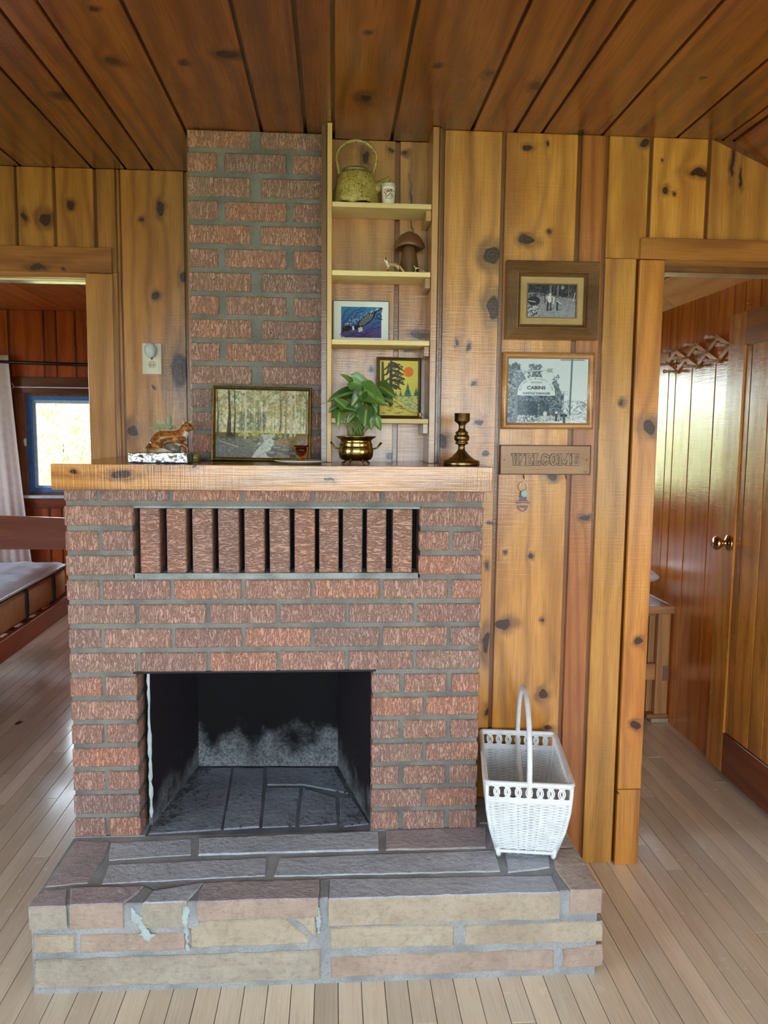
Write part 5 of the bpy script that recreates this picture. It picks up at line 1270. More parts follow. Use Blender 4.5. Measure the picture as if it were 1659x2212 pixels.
# ---- foxes
def fox_standing(name, label, px, py, y, z, hgt, mat, fn, metal=False, flip=1):
    b0 = PY(px, py, y); t = thing(name, label, 'figurine', (b0.x, y, z)); k = hgt/.046
    J = dict(hip=(.018, 0, .024, .0062), mid=(.004, 0, .0255, .0058), sh=(-.010, 0, .026, .0068), nk=(-.0165, 0, .032, .0045), hd=(-.0195, -.001, .0375, .0048), nose=(-.0255, -.003, .0358, .0016),
             fl=(-.010, -.0035, .014, .0021), fl2=(-.0112, -.0038, .001, .0015), fr=(-.012, .0035, .014, .0021), fr2=(-.014, .0036, .001, .0015),
             hl=(.019, -.0038, .016, .0034), hl1=(.0225, -.004, .0085, .0016), hl2=(.020, -.004, .001, .0014), hr=(.0175, .0038, .016, .0034), hr1=(.020, .004, .0085, .0016), hr2=(.0172, .004, .001, .0014),
             t1=(.0245, 0, .0215, .0026), t2=(.030, 0, .012, .0042), t3=(.038, 0, .004, .0034), t4=(.0425, 0, .0022, .001))
    E = [('hip', 'mid'), ('mid', 'sh'), ('sh', 'nk'), ('nk', 'hd'), ('hd', 'nose'), ('sh', 'fl'), ('fl', 'fl2'), ('sh', 'fr'), ('fr', 'fr2'), ('hip', 'hl'), ('hl', 'hl1'), ('hl1', 'hl2'), ('hip', 'hr'), ('hr', 'hr1'), ('hr1', 'hr2'), ('hip', 't1'), ('t1', 't2'), ('t2', 't3'), ('t3', 't4')]
    J = {a: (v[0]*k*flip, v[1]*k, v[2]*k, v[3]*k) for a, v in J.items()}
    me = skin('body', J, E); me.materials.append(mat)
    if fn: inkmesh(me, lambda x, y_, z_: fn(x/k*flip, y_/k, z_/k))
    obj('body', me, None, t)
    for s_ in (-1, 1):
        mb = MB(); mb.tube([(-.0185*k*flip, s_*.0032*k-.001*k, .040*k), (-.0178*k*flip, s_*.0038*k-.001*k, .0475*k)], [.0022*k, .0003*k], 6); me = mesh('ear', mb, mat)
        if fn: inkmesh(me, lambda x, y_, z_: (88, 60, 44))
        obj('ear', me, None, t)
    return t
def foxc(x, y, z):
    c = mixc((176, 138, 92), (206, 180, 140), 1 if z < .0215 else 0)
    if x < -.008 and z > .016 and x < -.011-(z-.026)*.2: c = (232, 228, 218)
    if z > .036 and x > -.0215: c = (176, 132, 88)
    if x < -.0245: c = (40, 30, 26)
    if z < .010 and abs(y) > .001 and x < .025: c = (110, 90, 66)
    return c
zs = SHZ[1]+.0006
fox_standing('fox_figurine', 'small tan and white standing fox figurine before the wooden mushroom', 846, 587, .195, zs, .046, M_matt, foxc)
fox_standing('metal_fox', 'tiny shiny metal fox figurine at the foot of the wooden mushroom', 902, 591, .186, zs, .026, metalmat('antique_metal', (170, 156, 130), .25), None, metal=True)
# ---- little brass figure on the lowest shelf
b0 = PY(907, 905, .20); t = thing('brass_figurine', 'tiny brass figure standing at the lower corner of the tree picture', 'figurine', (b0.x, .196, SHZ[3]+.0006))
mb = MB(); mb.lathe([(0, 0), (.009, 0), (.009, .002), (.004, .003), (0, .003)], n=14); obj('base', mb, M_brassold, t, True)
J = dict(a=(0, 0, .006, .0035), b=(0, 0, .012, .0035), c=(0, 0, .018, .0028), h=(0, 0, .024, .0033), l=(-.006, -.002, .017, .0013), l2=(-.0085, -.002, .022, .001), r=(.006, -.002, .015, .0013), r2=(.009, -.002, .011, .001), f=(-.003, 0, .0015, .0018), f2=(.004, 0, .0015, .0018))
me = skin('figure', J, [('a', 'b'), ('b', 'c'), ('c', 'h'), ('c', 'l'), ('l', 'l2'), ('c', 'r'), ('r', 'r2'), ('a', 'f'), ('a', 'f2')], 1); me.materials.append(M_brassold); obj('figure', me, None, t)
# ---- brass candlestick
zc_ = MZ1+.0006
b0 = PY(997.5, 1006, .02); k = 1/735.
t = thing('candlestick', 'tall turned brass candlestick at the end of the mantel shelf', 'candlestick', (b0.x, .03, zc_))
mb = MB(); H0 = .1515
pr_ = [(0, 0), (39, 0), (39.5, 1), (39.5, 9), (37, 10.5), (30, 12), (22, 17), (14, 25), (9, 31), (7.5, 34), (7, 42), (9, 44.5), (13.5, 46), (14.5, 47.5), (13, 49.5), (12, 51), (15.5, 54), (16.8, 59), (15.5, 64), (12, 67), (13.8, 68.5), (14, 70), (12, 72), (8.5, 74.5), (7, 80), (7.2, 86), (10, 90), (15, 93), (16.6, 95), (16.6, 110.5), (17.2, 111), (17, 111.5), (14, 111), (13.5, 98), (0, 96)]
mb.lathe([(r*k, z*k) for r, z in pr_], n=40); obj('body', mb, M_brassold, t, True, fix=True)
# ---- plate and amber glass
b0 = PY(650, 1000, .05); plx = b0.x
t = thing('plate', 'white shallow plate on the mantel under the amber glass', 'plate', (plx, .045, zc_))
mb = MB(); mb.lathe([(0, 0), (.040, 0), (.044, .0015), (.064, .0045), (.077, .0085), (.0785, .010), (.077, .0108), (.063, .0075), (.044, .004), (0, .0035)], n=48); obj('dish', mb, plain('ivory_china', (232, 226, 208), .2, coat=.5, var=.02), t, True, fix=True)
t = thing('glass_goblet', 'small amber glass candle cup on a short stem on the white plate', 'glass', (PY(650.5, 990, .05).x, .05, zc_+.0042))
mb = MB(); mb.lathe([(0, 0), (.0145, 0), (.0155, .002), (.009, .006), (.0055, .011), (.007, .014), (.0045, .016), (.011, .020), (.0160, .026), (.0172, .036), (.0168, .044), (.0225, .0475), (.0258, .0485), (.0255, .0497), (.021, .049), (.0145, .0455), (.0142, .030), (.009, .0235), (0, .022)], n=32); obj('bowl', mb, M_amberglass, t, True, fix=True)
# ---- brass pot with arrowhead plant
b0 = PY(769, 1000, .07)
t = thing('potted_plant', 'leafy arrowhead plant in a round brass pot with two handles', 'potted plant', (b0.x, .075, zc_)); pc0 = Vector((b0.x, .075, zc_))
k = 1/712.; mb = MB(); mb.lathe([(r*k, z*k) for r, z in [(0, 7), (24, 7), (31, 9), (35.5, 15), (37, 24), (37, 33), (35.5, 36), (34, 38), (35.5, 40), (33, 45), (32.5, 49), (35, 52), (36.5, 53), (42.5, 56.5), (43, 58), (40, 58.5), (33, 55), (30, 50), (31, 40), (0, 40)]], n=44); obj('pot', mb, M_brass, t, True, fix=True)
mb = MB(); mb.lathe([(0, 0), (.043, 0), (.043, .002), (0, .002)], (0, 0, .066), n=20); obj('soil', mb, plain('soil', (52, 38, 28), .95, bump=.8), t)
for a in (.4, 2.7, 4.2, 5.3):
    c, s_ = math.cos(a), math.sin(a); mb = MB(); mb.tube([(c*.026, s_*.026, .014), (c*.036, s_*.036, .008), (c*.040, s_*.040, .0025), (c*.046, s_*.046, .0018)], [.005, .0035, .003, .002], 7); obj('foot', mb, M_brassold, t, True)
for s_ in (-1, 1):
    mb = MB(); mb.tube([(s_*.049, -.006, .044), (s_*.062, -.006, .047), (s_*.0725, -.004, .060), (s_*.074, 0, .062), (s_*.0725, .004, .060), (s_*.062, .006, .047), (s_*.049, .006, .044)], [.002, .0026, .0032, .0034, .0032, .0026, .002], 8); obj('handle', mb, M_brassold, t, True)
lt = NT('leaf_green'); P_ = lt.coords(); sx = lt.n('ShaderNodeSeparateXYZ'); lt.L(P_, sx.inputs[0]); rn = lt.rnd()
ax_ = lt.math('ABSOLUTE', sx.outputs[0]); vein = lt.mr(lt.math('ADD', ax_, lt.math('MULTIPLY', lt.noise(P_, 9, 2), .10)), .05, .16, 1, 0)
side = lt.math('POWER', lt.math('MULTIPLY_ADD', lt.math('SINE', lt.math('MULTIPLY', lt.math('SUBTRACT', sx.outputs[1], ax_), 34)), .5, .5), 5)
gb = lt.mix(rn, lin((34, 66, 22)), lin((92, 132, 54))); gb = lt.mix(lt.math('MULTIPLY', vein, .6), gb, lin((146, 176, 100))); gb = lt.mix(lt.math('MULTIPLY', side, .10), gb, lin((132, 172, 100)))
M_leaf = lt.set(gb, .38, 0, None, .2)
M_stem = plain('plant_stem', (118, 140, 74), .5)
def leafmesh(lobe=.22, fold=.22, droop=.22, wd=.42):
    mb = MB(); rows = []; N = 12
    for i in range(N+1):
        u = i/N; y = -lobe+(1+lobe)*u; tt = max(0, y)
        if y < 0: w_ = wd*(.55+.45*(1+y/lobe)); xi = .16*(-y/lobe)
        else: w_ = wd*(1-tt)**.75*(1+.35*tt); xi = 0
        r = []
        for s_ in (-1, -.5, 0, .5, 1):
            x = (xi*(1 if s_ > 0 else -1)+s_*max(w_-xi, .02)) if s_ != 0 else 0
            if y < 0 and s_ == 0: yy_ = 0
            else: yy_ = y
            r.append((x, yy_, abs(x)*fold*1.2-.10*math.sin(abs(s_)*PI)*.2-droop*max(0, yy_)**2))
        rows.append(r)
    vs = [p for r in rows for p in r]; fs = []
    for i in range(N):
        for j in range(4): fs.append((i*5+j, i*5+j+1, (i+1)*5+j+1, (i+1)*5+j))
    mb.add(vs, fs); me = mesh('leaf', mb, M_leaf, True); return me
LM = [leafmesh(), leafmesh(.18, .35, .35, .36), leafmesh(.26, .12, .12, .46)]
g = RG(17)
L_ = [((350, 1165), (262, 1052), 1, -.01), ((380, 1150), (614, 1242), 0, -.02), ((330, 1300), (92, 1315), 1, .0), ((420, 1270), (188, 1290), 0, -.02), ((500, 1250), (738, 1385), 2, -.045), ((670, 1210), (852, 1305), 0, -.01),
      ((290, 1440), (172, 1335), 2, -.05), ((265, 1445), (402, 1462), 2, -.05), ((470, 1270), (358, 1410), 0, -.055), ((510, 1260), (650, 1400), 0, -.04), ((205, 1425), (88, 1478), 1, .0), ((220, 1480), (212, 1625), 1, -.01),
      ((400, 1520), (305, 1600), 0, -.055), ((420, 1530), (494, 1610), 1, -.06), ((520, 1470), (498, 1650), 2, -.06), ((560, 1550), (588, 1690), 1, -.03), ((620, 1570), (692, 1692), 1, -.01), ((600, 1310), (812, 1345), 1, .01),
      ((560, 1330), (640, 1480), 0, -.02), ((340, 1370), (440, 1500), 1, -.03), ((300, 1290), (240, 1400), 1, .02), ((450, 1210), (560, 1310), 0, .02), ((470, 1380), (430, 1520), 1, -.01), ((640, 1380), (760, 1400), 1, .02), ((380, 1240), (300, 1330), 0, .01), ((600, 1440), (640, 1560), 1, .01)]
for i, ((bx, by), (tx, ty), v, dy) in enumerate(L_):
    yy_ = .075+dy; Bp = PY(690+bx/5.143, 600+by/5.143, yy_)-pc0; Tp = PY(690+tx/5.143, 600+ty/5.143, yy_-.012+g.uniform(-.012, .012))-pc0
    d = Tp-Bp; L = d.length*1.0; Y_ = d.normalized(); nrm = Vector((g.uniform(-.4, .4), -1, g.uniform(.3, 1.1))); X_ = Y_.cross(nrm).normalized(); Z_ = X_.cross(Y_)
    m4 = Matrix((X_, Y_, Z_)).transposed().to_4x4(); m4.translation = Bp
    o = bpy.data.objects.new('leaf', LM[v]); COL.objects.link(o); o.parent = t; o.matrix_local = m4 @ Matrix.Diagonal((L*g.uniform(1, 1.2), L, L, 1))
    a0 = Vector((g.uniform(-.024, .024), g.uniform(-.02, .02), .067)); mid = (a0+Bp)/2+Vector(((Bp.x-a0.x)*.18, 0, .012))
    mb = MB(); mb.tube([a0, (a0+mid)/2+Vector((0, 0, .004)), mid, (mid+Bp)/2+Vector((0, 0, .004)), Bp], [.0024, .002, .0017, .0014, .001], 6); obj('stem', mb, M_stem, t, True)
# ---- fox planter with succulent, foil-wrapped block
YF = .15; o0 = PY(368, 1000, YF); fx = Vector((o0.x, YF, zc_))
t = thing('fox_planter', 'glazed ceramic fox planter holding a succulent behind the foil block', 'planter', tuple(fx))
def f_(px, py, dy=0): q = PY(px, py, YF)-fx; return (q.x, dy, q.z)
def blend_body(name, limbs, res=.0022):
    """one continuous smoothly blended surface through chains of (x, y, z, radius)"""
    mbd = bpy.data.metaballs.new(name+'_form'); mbd.resolution = res; mbd.render_resolution = res; mbd.threshold = .6
    for ch in limbs:
        for (a, b) in zip(ch[:-1], ch[1:]):
            L = (Vector(a[:3])-Vector(b[:3])).length; n_ = max(1, int(L/(.5*min(a[3], b[3]))))
            for q in range(n_+1):
                f = q/n_; e_ = mbd.elements.new(type='BALL'); e_.co = Vector(a[:3]).lerp(Vector(b[:3]), f); e_.radius = (a[3]*(1-f)+b[3]*f)*1.42; e_.stiffness = 2.0
    o = bpy.data.objects.new(name+'_form', mbd); COL.objects.link(o); dg = bpy.context.evaluated_depsgraph_get(); dg.update(); me = bpy.data.meshes.new_from_object(o.evaluated_get(dg)); bpy.data.objects.remove(o)
    me.polygons.foreach_set('use_smooth', [True]*len(me.polygons)); return me
p_ = lambda px, py, dy, r: (*f_(px, py, dy), r)
me = blend_body('fox', [[p_(336, 957, 0, .021), p_(349, 946, 0, .0215), p_(366, 944, 0, .0175), p_(383, 944, 0, .0195), p_(394, 938, -.002, .0165), p_(399, 930, -.004, .0130), p_(404, 921, -.005, .0155)],
    [p_(392, 948, -.005, .0150), p_(397, 940, -.008, .0130), p_(401, 930, -.008, .0105)], [p_(406, 922, -.008, .0115), p_(412, 925, -.013, .0084), p_(419, 926.5, -.017, .0042)],
    [p_(381, 955, -.014, .0090), p_(390, 960, -.018, .0062), p_(401, 961, -.018, .0052), p_(406, 967, -.018, .0045), p_(408, 977, -.018, .0048)], [p_(386, 952, .010, .0080), p_(396, 968, .012, .0050), p_(400, 978, .010, .0048)],
    [p_(340, 962, -.014, .0155), p_(350, 971, -.018, .0090), p_(364, 977, -.020, .0050)]])
me.materials.clear(); me.materials.append(M_glaze)
hx0, hz0 = f_(404, 921)[0], f_(404, 921)[2]; bx0_, bz0 = f_(366, 960)[0], f_(366, 960)[2]
def pf_(x, y, z):
    s_ = nz(x*.6, y, z*1.4, 210)*.9+nz(x, y, z, 90)*.5
    c = mixc((196, 122, 52), (92, 48, 18), .42+s_*1.3)
    if x > f_(388, 0)[0]+.25*(f_(0, 946)[2]-z) and z < f_(0, 926.5)[2]+.25*(x-f_(404, 0)[0]) and z > f_(0, 958)[2] and y < .013: c = mixc((232, 234, 226), (196, 196, 186), .5+s_)
    if z < f_(0, 955)[2] and f_(352, 0)[0] < x < f_(376, 0)[0]: c = mixc((214, 214, 206), (130, 120, 110), .5+s_)
    if z < f_(0, 950)[2] and x < f_(352, 0)[0] and x > f_(337, 0)[0] and y < -.012: c = mixc((216, 186, 120), (180, 136, 70), .5+s_)
    if z < f_(0, 964)[2] and x > f_(394, 0)[0]: c = (70, 58, 52)
    if x > f_(416.5, 0)[0] and z > hz0-.012: c = (26, 20, 18)
    elif x > f_(409, 0)[0] and hz0-.013 < z < hz0-.003: c = (232, 222, 200)
    return c
obj('fox', inkmesh(me, pf_), None, t)
for (a, b, dy) in (((398, 917), (396.5, 903.5), -.009), ((410.5, 916), (415, 904), .002)):
    mb = MB(); mb.tube([f_(*a, dy), f_(*b, dy)], [.0058, .0008], 8); me = mesh('ear', mb, M_glaze, True); inkmesh(me, lambda x, y, z: (190, 160, 120)); obj('ear', me, None, t)
for px, dy in ((405.5, -.0182), (413, -.0160)):
    mb = MB(); mb.ball(f_(px, 919.5, dy), (.0022, .0018, .0019), 8); me = mesh('eye', mb, M_glaze, True); inkmesh(me, lambda x, y, z: (22, 14, 10)); obj('eye', me, None, t)
mb = MB(); mb.tube([f_(327, 960, -.01), f_(322, 969, -.02), f_(327, 973, -.028), f_(342, 973.5, -.034), f_(360, 973, -.034), f_(377, 976, -.03)], [.006, .0075, .009, .0105, .008, .002], 10); me = mesh('tail', mb, M_glaze, True)
obj('tail', inkmesh(me, lambda x, y, z: mixc((222, 216, 190), (134, 92, 46), (.4-(x-f_(335, 0)[0])*25)+nz(x*.4, y, z, 300)*.6)), None, t)
mb = MB(); mb.prism(dense([f_(322, 0)[:1]+(.045,), f_(322, 0)[:1]+(-.040,), (f_(415, 0)[0], -.035), (f_(419, 0)[0], 0), (f_(414, 0)[0], .045)], .012, .0015), 0, .024, c=.004)
obj('base', mb, plain('yellow_glaze', (178, 162, 96), .3, coat=.5, var=.2), t, True)
mb = MB(); mb.ball(f_(412, 986, -.03), (.008, .007, .006), 10); mb.ball(f_(416, 995, -.033), (.007, .006, .006), 10); mb.ball(f_(408, 989, -.033), (.007, .006, .006), 10)
obj('rock', mb, plain('ochre_glaze', (196, 182, 118), .3, coat=.5, var=.2), t, True)
mb = MB(); mb.lathe([(.022, 0), (.027, .02), (.028, .052), (.024, .052), (.023, .03)], (f_(350, 0)[0], .022, .01), n=20, sy=.7); obj('pocket', mb, plain('log_glaze', (140, 134, 112), .4, coat=.3, var=.2), t, True)
Msuc = plain('succulent', (148, 176, 134), .5, var=.1)
mb = MB()
for (bp, tp, r) in (((340, 928), (315, 922), .0045), ((342, 928), (328, 909), .0065), ((344, 926), (342, 904.5), .0055), ((348, 926), (347, 917), .008), ((362, 922), (362.5, 897), .0075), ((356, 926), (354, 915), .004), ((362, 926), (370, 921), .009), ((344, 930), (334, 926), .006), ((374, 926), (372, 919), .0045)):
    a = Vector(f_(*bp, .022)); b_ = Vector(f_(*tp, .020)); d = b_-a; rt = d.to_track_quat('Z', 'Y').to_matrix(); mb2 = MB(); mb2.ball((a+b_)/2, (r, r*.45, d.length*.56), 10, rot=rt)
    obj('succulent_leaf', mb2, Msuc, t, True)
b0, b1 = PY(283.5, 996, .03), PY(409, 998, .03)
t = thing('foil_block', 'foil-wrapped flat block lying in front of the fox planter', 'wrapped block', ((b0.x+b1.x)/2, .045, zc_))
hw = (b1.x-b0.x)/2; hd_ = .045; hh_ = .028; mb = MB(); g = RG(30); NX, NY, NZ = 46, 16, 9
def crump(p):
    n = Vector((nz(*p, 70), nz(p[1], p[2], p[0], 75), nz(p[2], p[0], p[1], 80))); return tuple(Vector(p)+n*.0028)
def face(o, u, v, nu, nv):
    vs = []
    for i in range(nv+1):
        for j in range(nu+1): vs.append(crump(tuple(Vector(o)+Vector(u)*(j/nu)+Vector(v)*(i/nv))))
    mb.add(vs, [(i*(nu+1)+j, i*(nu+1)+j+1, (i+1)*(nu+1)+j+1, (i+1)*(nu+1)+j) for i in range(nv) for j in range(nu)])
zb2 = .004
face((-hw, -hd_, zb2), (2*hw, 0, 0), (0, 0, hh_-zb2), NX, NZ); face((-hw, -hd_, hh_), (2*hw, 0, 0), (0, 2*hd_, 0), NX, NY); face((-hw, hd_, zb2), (0, -2*hd_, 0), (0, 0, hh_-zb2), NY, NZ); face((hw, -hd_, zb2), (0, 2*hd_, 0), (0, 0, hh_-zb2), NY, NZ); face((hw, hd_, zb2), (-2*hw, 0, 0), (0, 0, hh_-zb2), NX, NZ)
obj('foil', mb, M_foil, t)
obj('bottom', B(-hw+.001, -hd_+.0005, 0.0005, hw-.001, hd_, .004, c=.001), plain('navy_card', (34, 48, 78), .5), t)
# ---- outlet and plug-in
q = PY(328.5, 775, YL-.004)
t = thing('wall_outlet', 'ribbed ivory double outlet plate on the pine wall beside the chimney', 'outlet', (q.x, YL-.0062, q.z))
mb = MB(); mb.box(-.034, .0, -.0555, .034, .006, .0555, c=.0018)
for s_ in (-1, 1):
    for i in range(6): xx = s_*(.0205+i*.0022); mb.box(xx-.0006, -.0008, -.052, xx+.0006, .001, .052)
obj('plate', mb, M_plate, t)
for dz in (-.0205, .0205):
    mb = MB(); mb.lathe([(0, 0), (.0150, 0), (.0162, -.0015), (.0165, -.004), (0, -.004)], n=24, sy=.82); mb.xform(Matrix.Translation((0, -.0012, dz)) @ Matrix.Rotation(-PI/2, 4, 'X') @ Matrix.Scale(-1, 4, (0, 0, 1))); obj('receptacle', mb, plain('receptacle_ivory', (214, 202, 166), .35), t, fix=True)
mb = MB(); mb.box(-.0065, -.0020, -.0275, -.0045, -.0008, -.0185); mb.box(.0045, -.0020, -.0275, .0065, -.0008, -.0185); mb.ball((0, -.001, -.0005), .0032, 8); obj('slots', mb, M_darkhole, t)
q = PY(325, 757, YL-.02)
t = thing('plug_in', 'round white plug-in unit set in the top socket of the outlet', 'night light', (q.x, YL-.0095, q.z))
mb = MB(); mb.ball((0, -.012, 0), (.0215, .0135, .0275), 24); obj('shell', mb, M_plug, t, True)
mb = MB()
for dx, dz in ((-.0085, .001), (.0085, .001), (0, -.009)): mb.ball((dx, -.0245+abs(dx)*.25+abs(dz)*.05, dz), (.0013, .0012, .0018), 6)
obj('vent_slots', mb, M_darkhole, t)
# ---- wicker magazine basket
bc_ = Vector((1.333, -.024, ZH+.0012))
t = thing('wicker_basket', 'white wicker magazine basket with an arched handle on the hearth', 'basket', tuple(bc_), -0.150)
hb_, ht_ = .232, 0
def ring_pt(u, z):
    """u in 0..4 round the rectangle; z from 0 to 1 bottom to rim"""
    bul = math.sin(z*PI*.9)*.014
    hw_ = .078+.037*z+bul; hd2 = .154+.032*z+bul*.5; r = .012
    u %= 4; s_ = int(u); f = u-s_
    c = [(-hw_, -hd2), (hw_, -hd2), (hw_, hd2), (-hw_, hd2)]; a, b_ = Vector(c[s_]), Vector(c[(s_+1) % 4]); p = a+(b_-a)*f
    L = (b_-a).length; e_ = min(f, 1-f)*L
    if e_ < r:
        p2 = p; cc = a if f < .5 else b_; p = p+(-cc.normalized())*(r-e_)*.42
    return p
mats_w = M_wick
Z0b, Z1b = .030, .178
mb = MB(); nr = 36
for k in range(nr):
    z = Z0b+(Z1b-Z0b)*k/(nr-1); pts = []; NS = 96
    for i in range(NS):
        u = 4*i/NS; p = ring_pt(u, z/hb_); d = p.normalized(); st = math.sin(i/NS*2*PI*24+PI*(k % 2))*.0016
        pts.append((p.x+d.x*st, p.y+d.y*st, z+nz(i*.3, k, 0, 1)*.0005))
    mb.tube(pts, .0021, 5, closed=True)
tag(obj('weave', mb, mats_w, t, True), kind='stuff')
for i in range(28):
    u = 4*(i+.5)/28; pts = [(*ring_pt(u, z/hb_), z) for z in (.012, .05, .09, .13, .17, .19)]; m_ = MB(); m_.tube(pts, .0019, 6); obj('stake', m_, mats_w, t, True)
def rim(name, z, r, ribs=True, rr=0.0):
    pts = []; NS = 160
    for i in range(NS): p = ring_pt(4*i/NS, z/hb_); pts.append((p.x, p.y, z))
    m_ = MB(); m_.tube(pts, [r*(1+.07*(i % 2)) for i in range(NS)], 8, closed=True); obj(name, m_, mats_w, t, True)
rim('rim', .2325, .0072); rim('braid', .180, .0042); rim('braid', .187, .0036); rim('base_hoop', .020, .0052)
per = [.2, .9]
sd_ = [(0, 8), (1, 13), (2, 8), (3, 13)]
for s_, n_ in sd_:
    for i in range(n_):
        uc = s_+(i+.5)/n_
        for dr in (0, .0045):
            pts = []
            for q in range(20):
                a = 2*PI*q/20; uu = uc+(.0195-dr*.9)*math.cos(a)/(.23 if s_ % 2 == 0 else .396)*1.15; z = .2075+(.0222-dr)*math.sin(a); p = ring_pt(max(s_+.01, min(s_+.99, uu)), z/hb_); d = p.normalized(); pts.append((p.x+d.x*.0016*math.cos(a+dr*200), p.y+d.y*.0016*math.cos(a+dr*200), z))
            m_ = MB(); m_.tube(pts, .0023, 6, closed=True); obj('loop', m_, mats_w, t, True)
for sx in (-1, 1):
    for sy in (-1, 1):
        m_ = MB(); m_.tube([(sx*.076, sy*.151, 0.0022), (sx*.078, sy*.154, .010), (sx*.080, sy*.156, .03)], [.0062, .0070, .0068], 10); m_.ball((sx*.076, sy*.151, .0064), .0062, 8); obj('foot', m_, mats_w, t, True)
        m_ = MB(); m_.tube([(*[c*1.0 for c in ring_pt({(-1, -1): 0, (1, -1): 1, (1, 1): 2, (-1, 1): 3}[(sx, sy)]+.001, z/hb_)], z) for z in (.03, .09, .15, .2, .23)], .0058, 8); obj('corner_post', m_, mats_w, t, True)
mb = MB(); mb.prism([tuple(ring_pt(i*.5, .1)*.98) for i in range(8)], .016, .021); obj('bottom', mb, mats_w, t)
hy = .188
m_ = MB(); pts = [(0, -hy-.004, .205), (0, -hy-.003, .232)]+[(0, -hy*math.cos(a)*(1-.0*a), .232+.205*math.sin(a)**.9) for a in [PI*q/30 for q in range(1, 30)]]+[(0, hy+.003, .232), (0, hy+.004, .205)]
# evenly resampled so that the wrapping shows as fine ridges
def resample(pts, n):
    P3 = [Vector(p) for p in pts]; L = [0]
    for a, b_ in zip(P3[:-1], P3[1:]): L.append(L[-1]+(b_-a).length)
    out = []; j = 0
    for i in range(n):
        s_ = L[-1]*i/(n-1)
        while j < len(L)-2 and L[j+1] < s_: j += 1
        f = (s_-L[j])/max(1e-9, L[j+1]-L[j]); out.append(P3[j].lerp(P3[j+1], f))
    return out
m_.tube(resample(pts, 240), [.0074*(1+.06*(i % 2)) for i in range(240)], 8); obj('handle', m_, mats_w, t, True)
m_ = MB(); m_.tube(resample([(0, -.185, .215), (0, -.1, .150), (0, 0, .130), (0, .1, .160), (0, .19, .225)], 120), [.0066*(1+.06*(i % 2)) for i in range(120)], 8); obj('divider_bar', m_, mats_w, t, True)
print('small things ok')

# ================================================================== BEDROOM THINGS
bd = thing('bed', 'low stained wooden bed in the bedroom doorway, headboard towards the window', 'bed', (-1.56, 1.8, 0), 0.03)
bo = Vector((-1.56, 1.8, 0)); brt = Matrix.Rotation(0.03, 4, 'Z')
def bl(mb): return mb
RX = .69
obj('side_rail', B(RX-.028, -.93, .295, RX, .88, .405, c=.003), M_redwood, bd)
obj('side_rail', B(-RX, -.93, .295, -RX+.028, .88, .405, c=.003), M_redwood, bd)
mb = MB(); n = 16; vs = []
for i in range(n+1):
    x = -RX-.03+(2*RX+.06)*i/n; zz = .885+.022*math.cos(PI*(i/n-.5)*1.0)
    vs += [(x, .885, .690), (x, .905, .690), (x, .905, zz), (x, .885, zz)]
fs = []
for i in range(n):
    for j in range(4): fs.append((i*4+j, i*4+(j+1) % 4, (i+1)*4+(j+1) % 4, (i+1)*4+j))
fs += [(0, 1, 2, 3), (n*4, n*4+1, n*4+2, n*4+3)]; mb.add(vs, fs); obj('headboard', mb, M_redwoodx, bd, fix=True)
obj('lower_headboard', B(-RX, .887, .32, RX, .902, .46, c=.002), M_redwoodx, bd)
for sx in (-1, 1): obj('leg', B(sx*(RX+.03)-.03, .875, 0.001, sx*(RX+.03)+.03-.0, .915, .86, c=.004), M_redwoodx, bd); obj('leg', B(sx*(RX)-.03, -.975, 0.001, sx*(RX)+.03, -.935, .45, c=.004), M_redwoodx, bd)
obj('foot_rail', B(-RX, -.96, .295, RX, -.935, .405, c=.002), M_redwoodx, bd)
for i in range(9): obj('slat', B(-RX+.03, -.85+i*.21, .385, RX-.03, -.77+i*.21, .398), M_redwoodx, bd)
mt = thing('mattress', 'thick tan mattress with black bands and a pale quilted top on the low bed', 'mattress', (-1.56, 1.8, .4), 0.03)
mw, ml0, ml1, mh = .665, -.92, .86, .20
mb = MB(); mb.box(-mw, ml0, .0005, mw, ml1, mh-.012, c=.03); obj('side_panel', mb, M_tick, mt, True)
NX, NY = 70, 90; X = np.linspace(-mw+.004, mw-.004, NX); Y = np.linspace(ml0+.004, ml1-.004, NY); vs = []
for y in Y:
    for x in X:
        e_ = min(1, min(mw-abs(x), y-ml0, ml1-y)/.07); tuft = 0
        for ty in range(9):
            for tx in range(6):
                cx, cy = -.55+tx*.22, -.8+ty*.2; d2 = (x-cx)**2*1.0+(y-cy)**2*2.2
                if d2 < .02: tuft += math.exp(-d2/.0022)
        vs.append((x, y, mh-.012+.042*math.sqrt(max(0, e_))-.013*tuft+.003*math.sin(x*60)*(.4)))
mb = MB(); mb.add(vs, [(i*NX+j, i*NX+j+1, (i+1)*NX+j+1, (i+1)*NX+j) for i in range(NY-1) for j in range(NX-1)])
tq = NT('quilted_top'); P_ = tq.coords(); wv = tq.n('ShaderNodeTexWave', wave_type='BANDS', bands_direction='Y'); wv.inputs['Scale'].default_value = 24; wv.inputs['Distortion'].default_value = 2.5; wv.inputs['Detail'].default_value = 1; wv.inputs['Detail Scale'].default_value = .6; tq.L(P_, wv.inputs['Vector'])
M_q = tq.set(tq.mix(tq.math('MULTIPLY', wv.outputs['Fac'], .0), lin((222, 230, 244)), lin((150, 160, 180))), .85, 0, tq.bump(wv.outputs['Fac'], .55, .006))
obj('quilted_top', mb, M_q, mt, True)
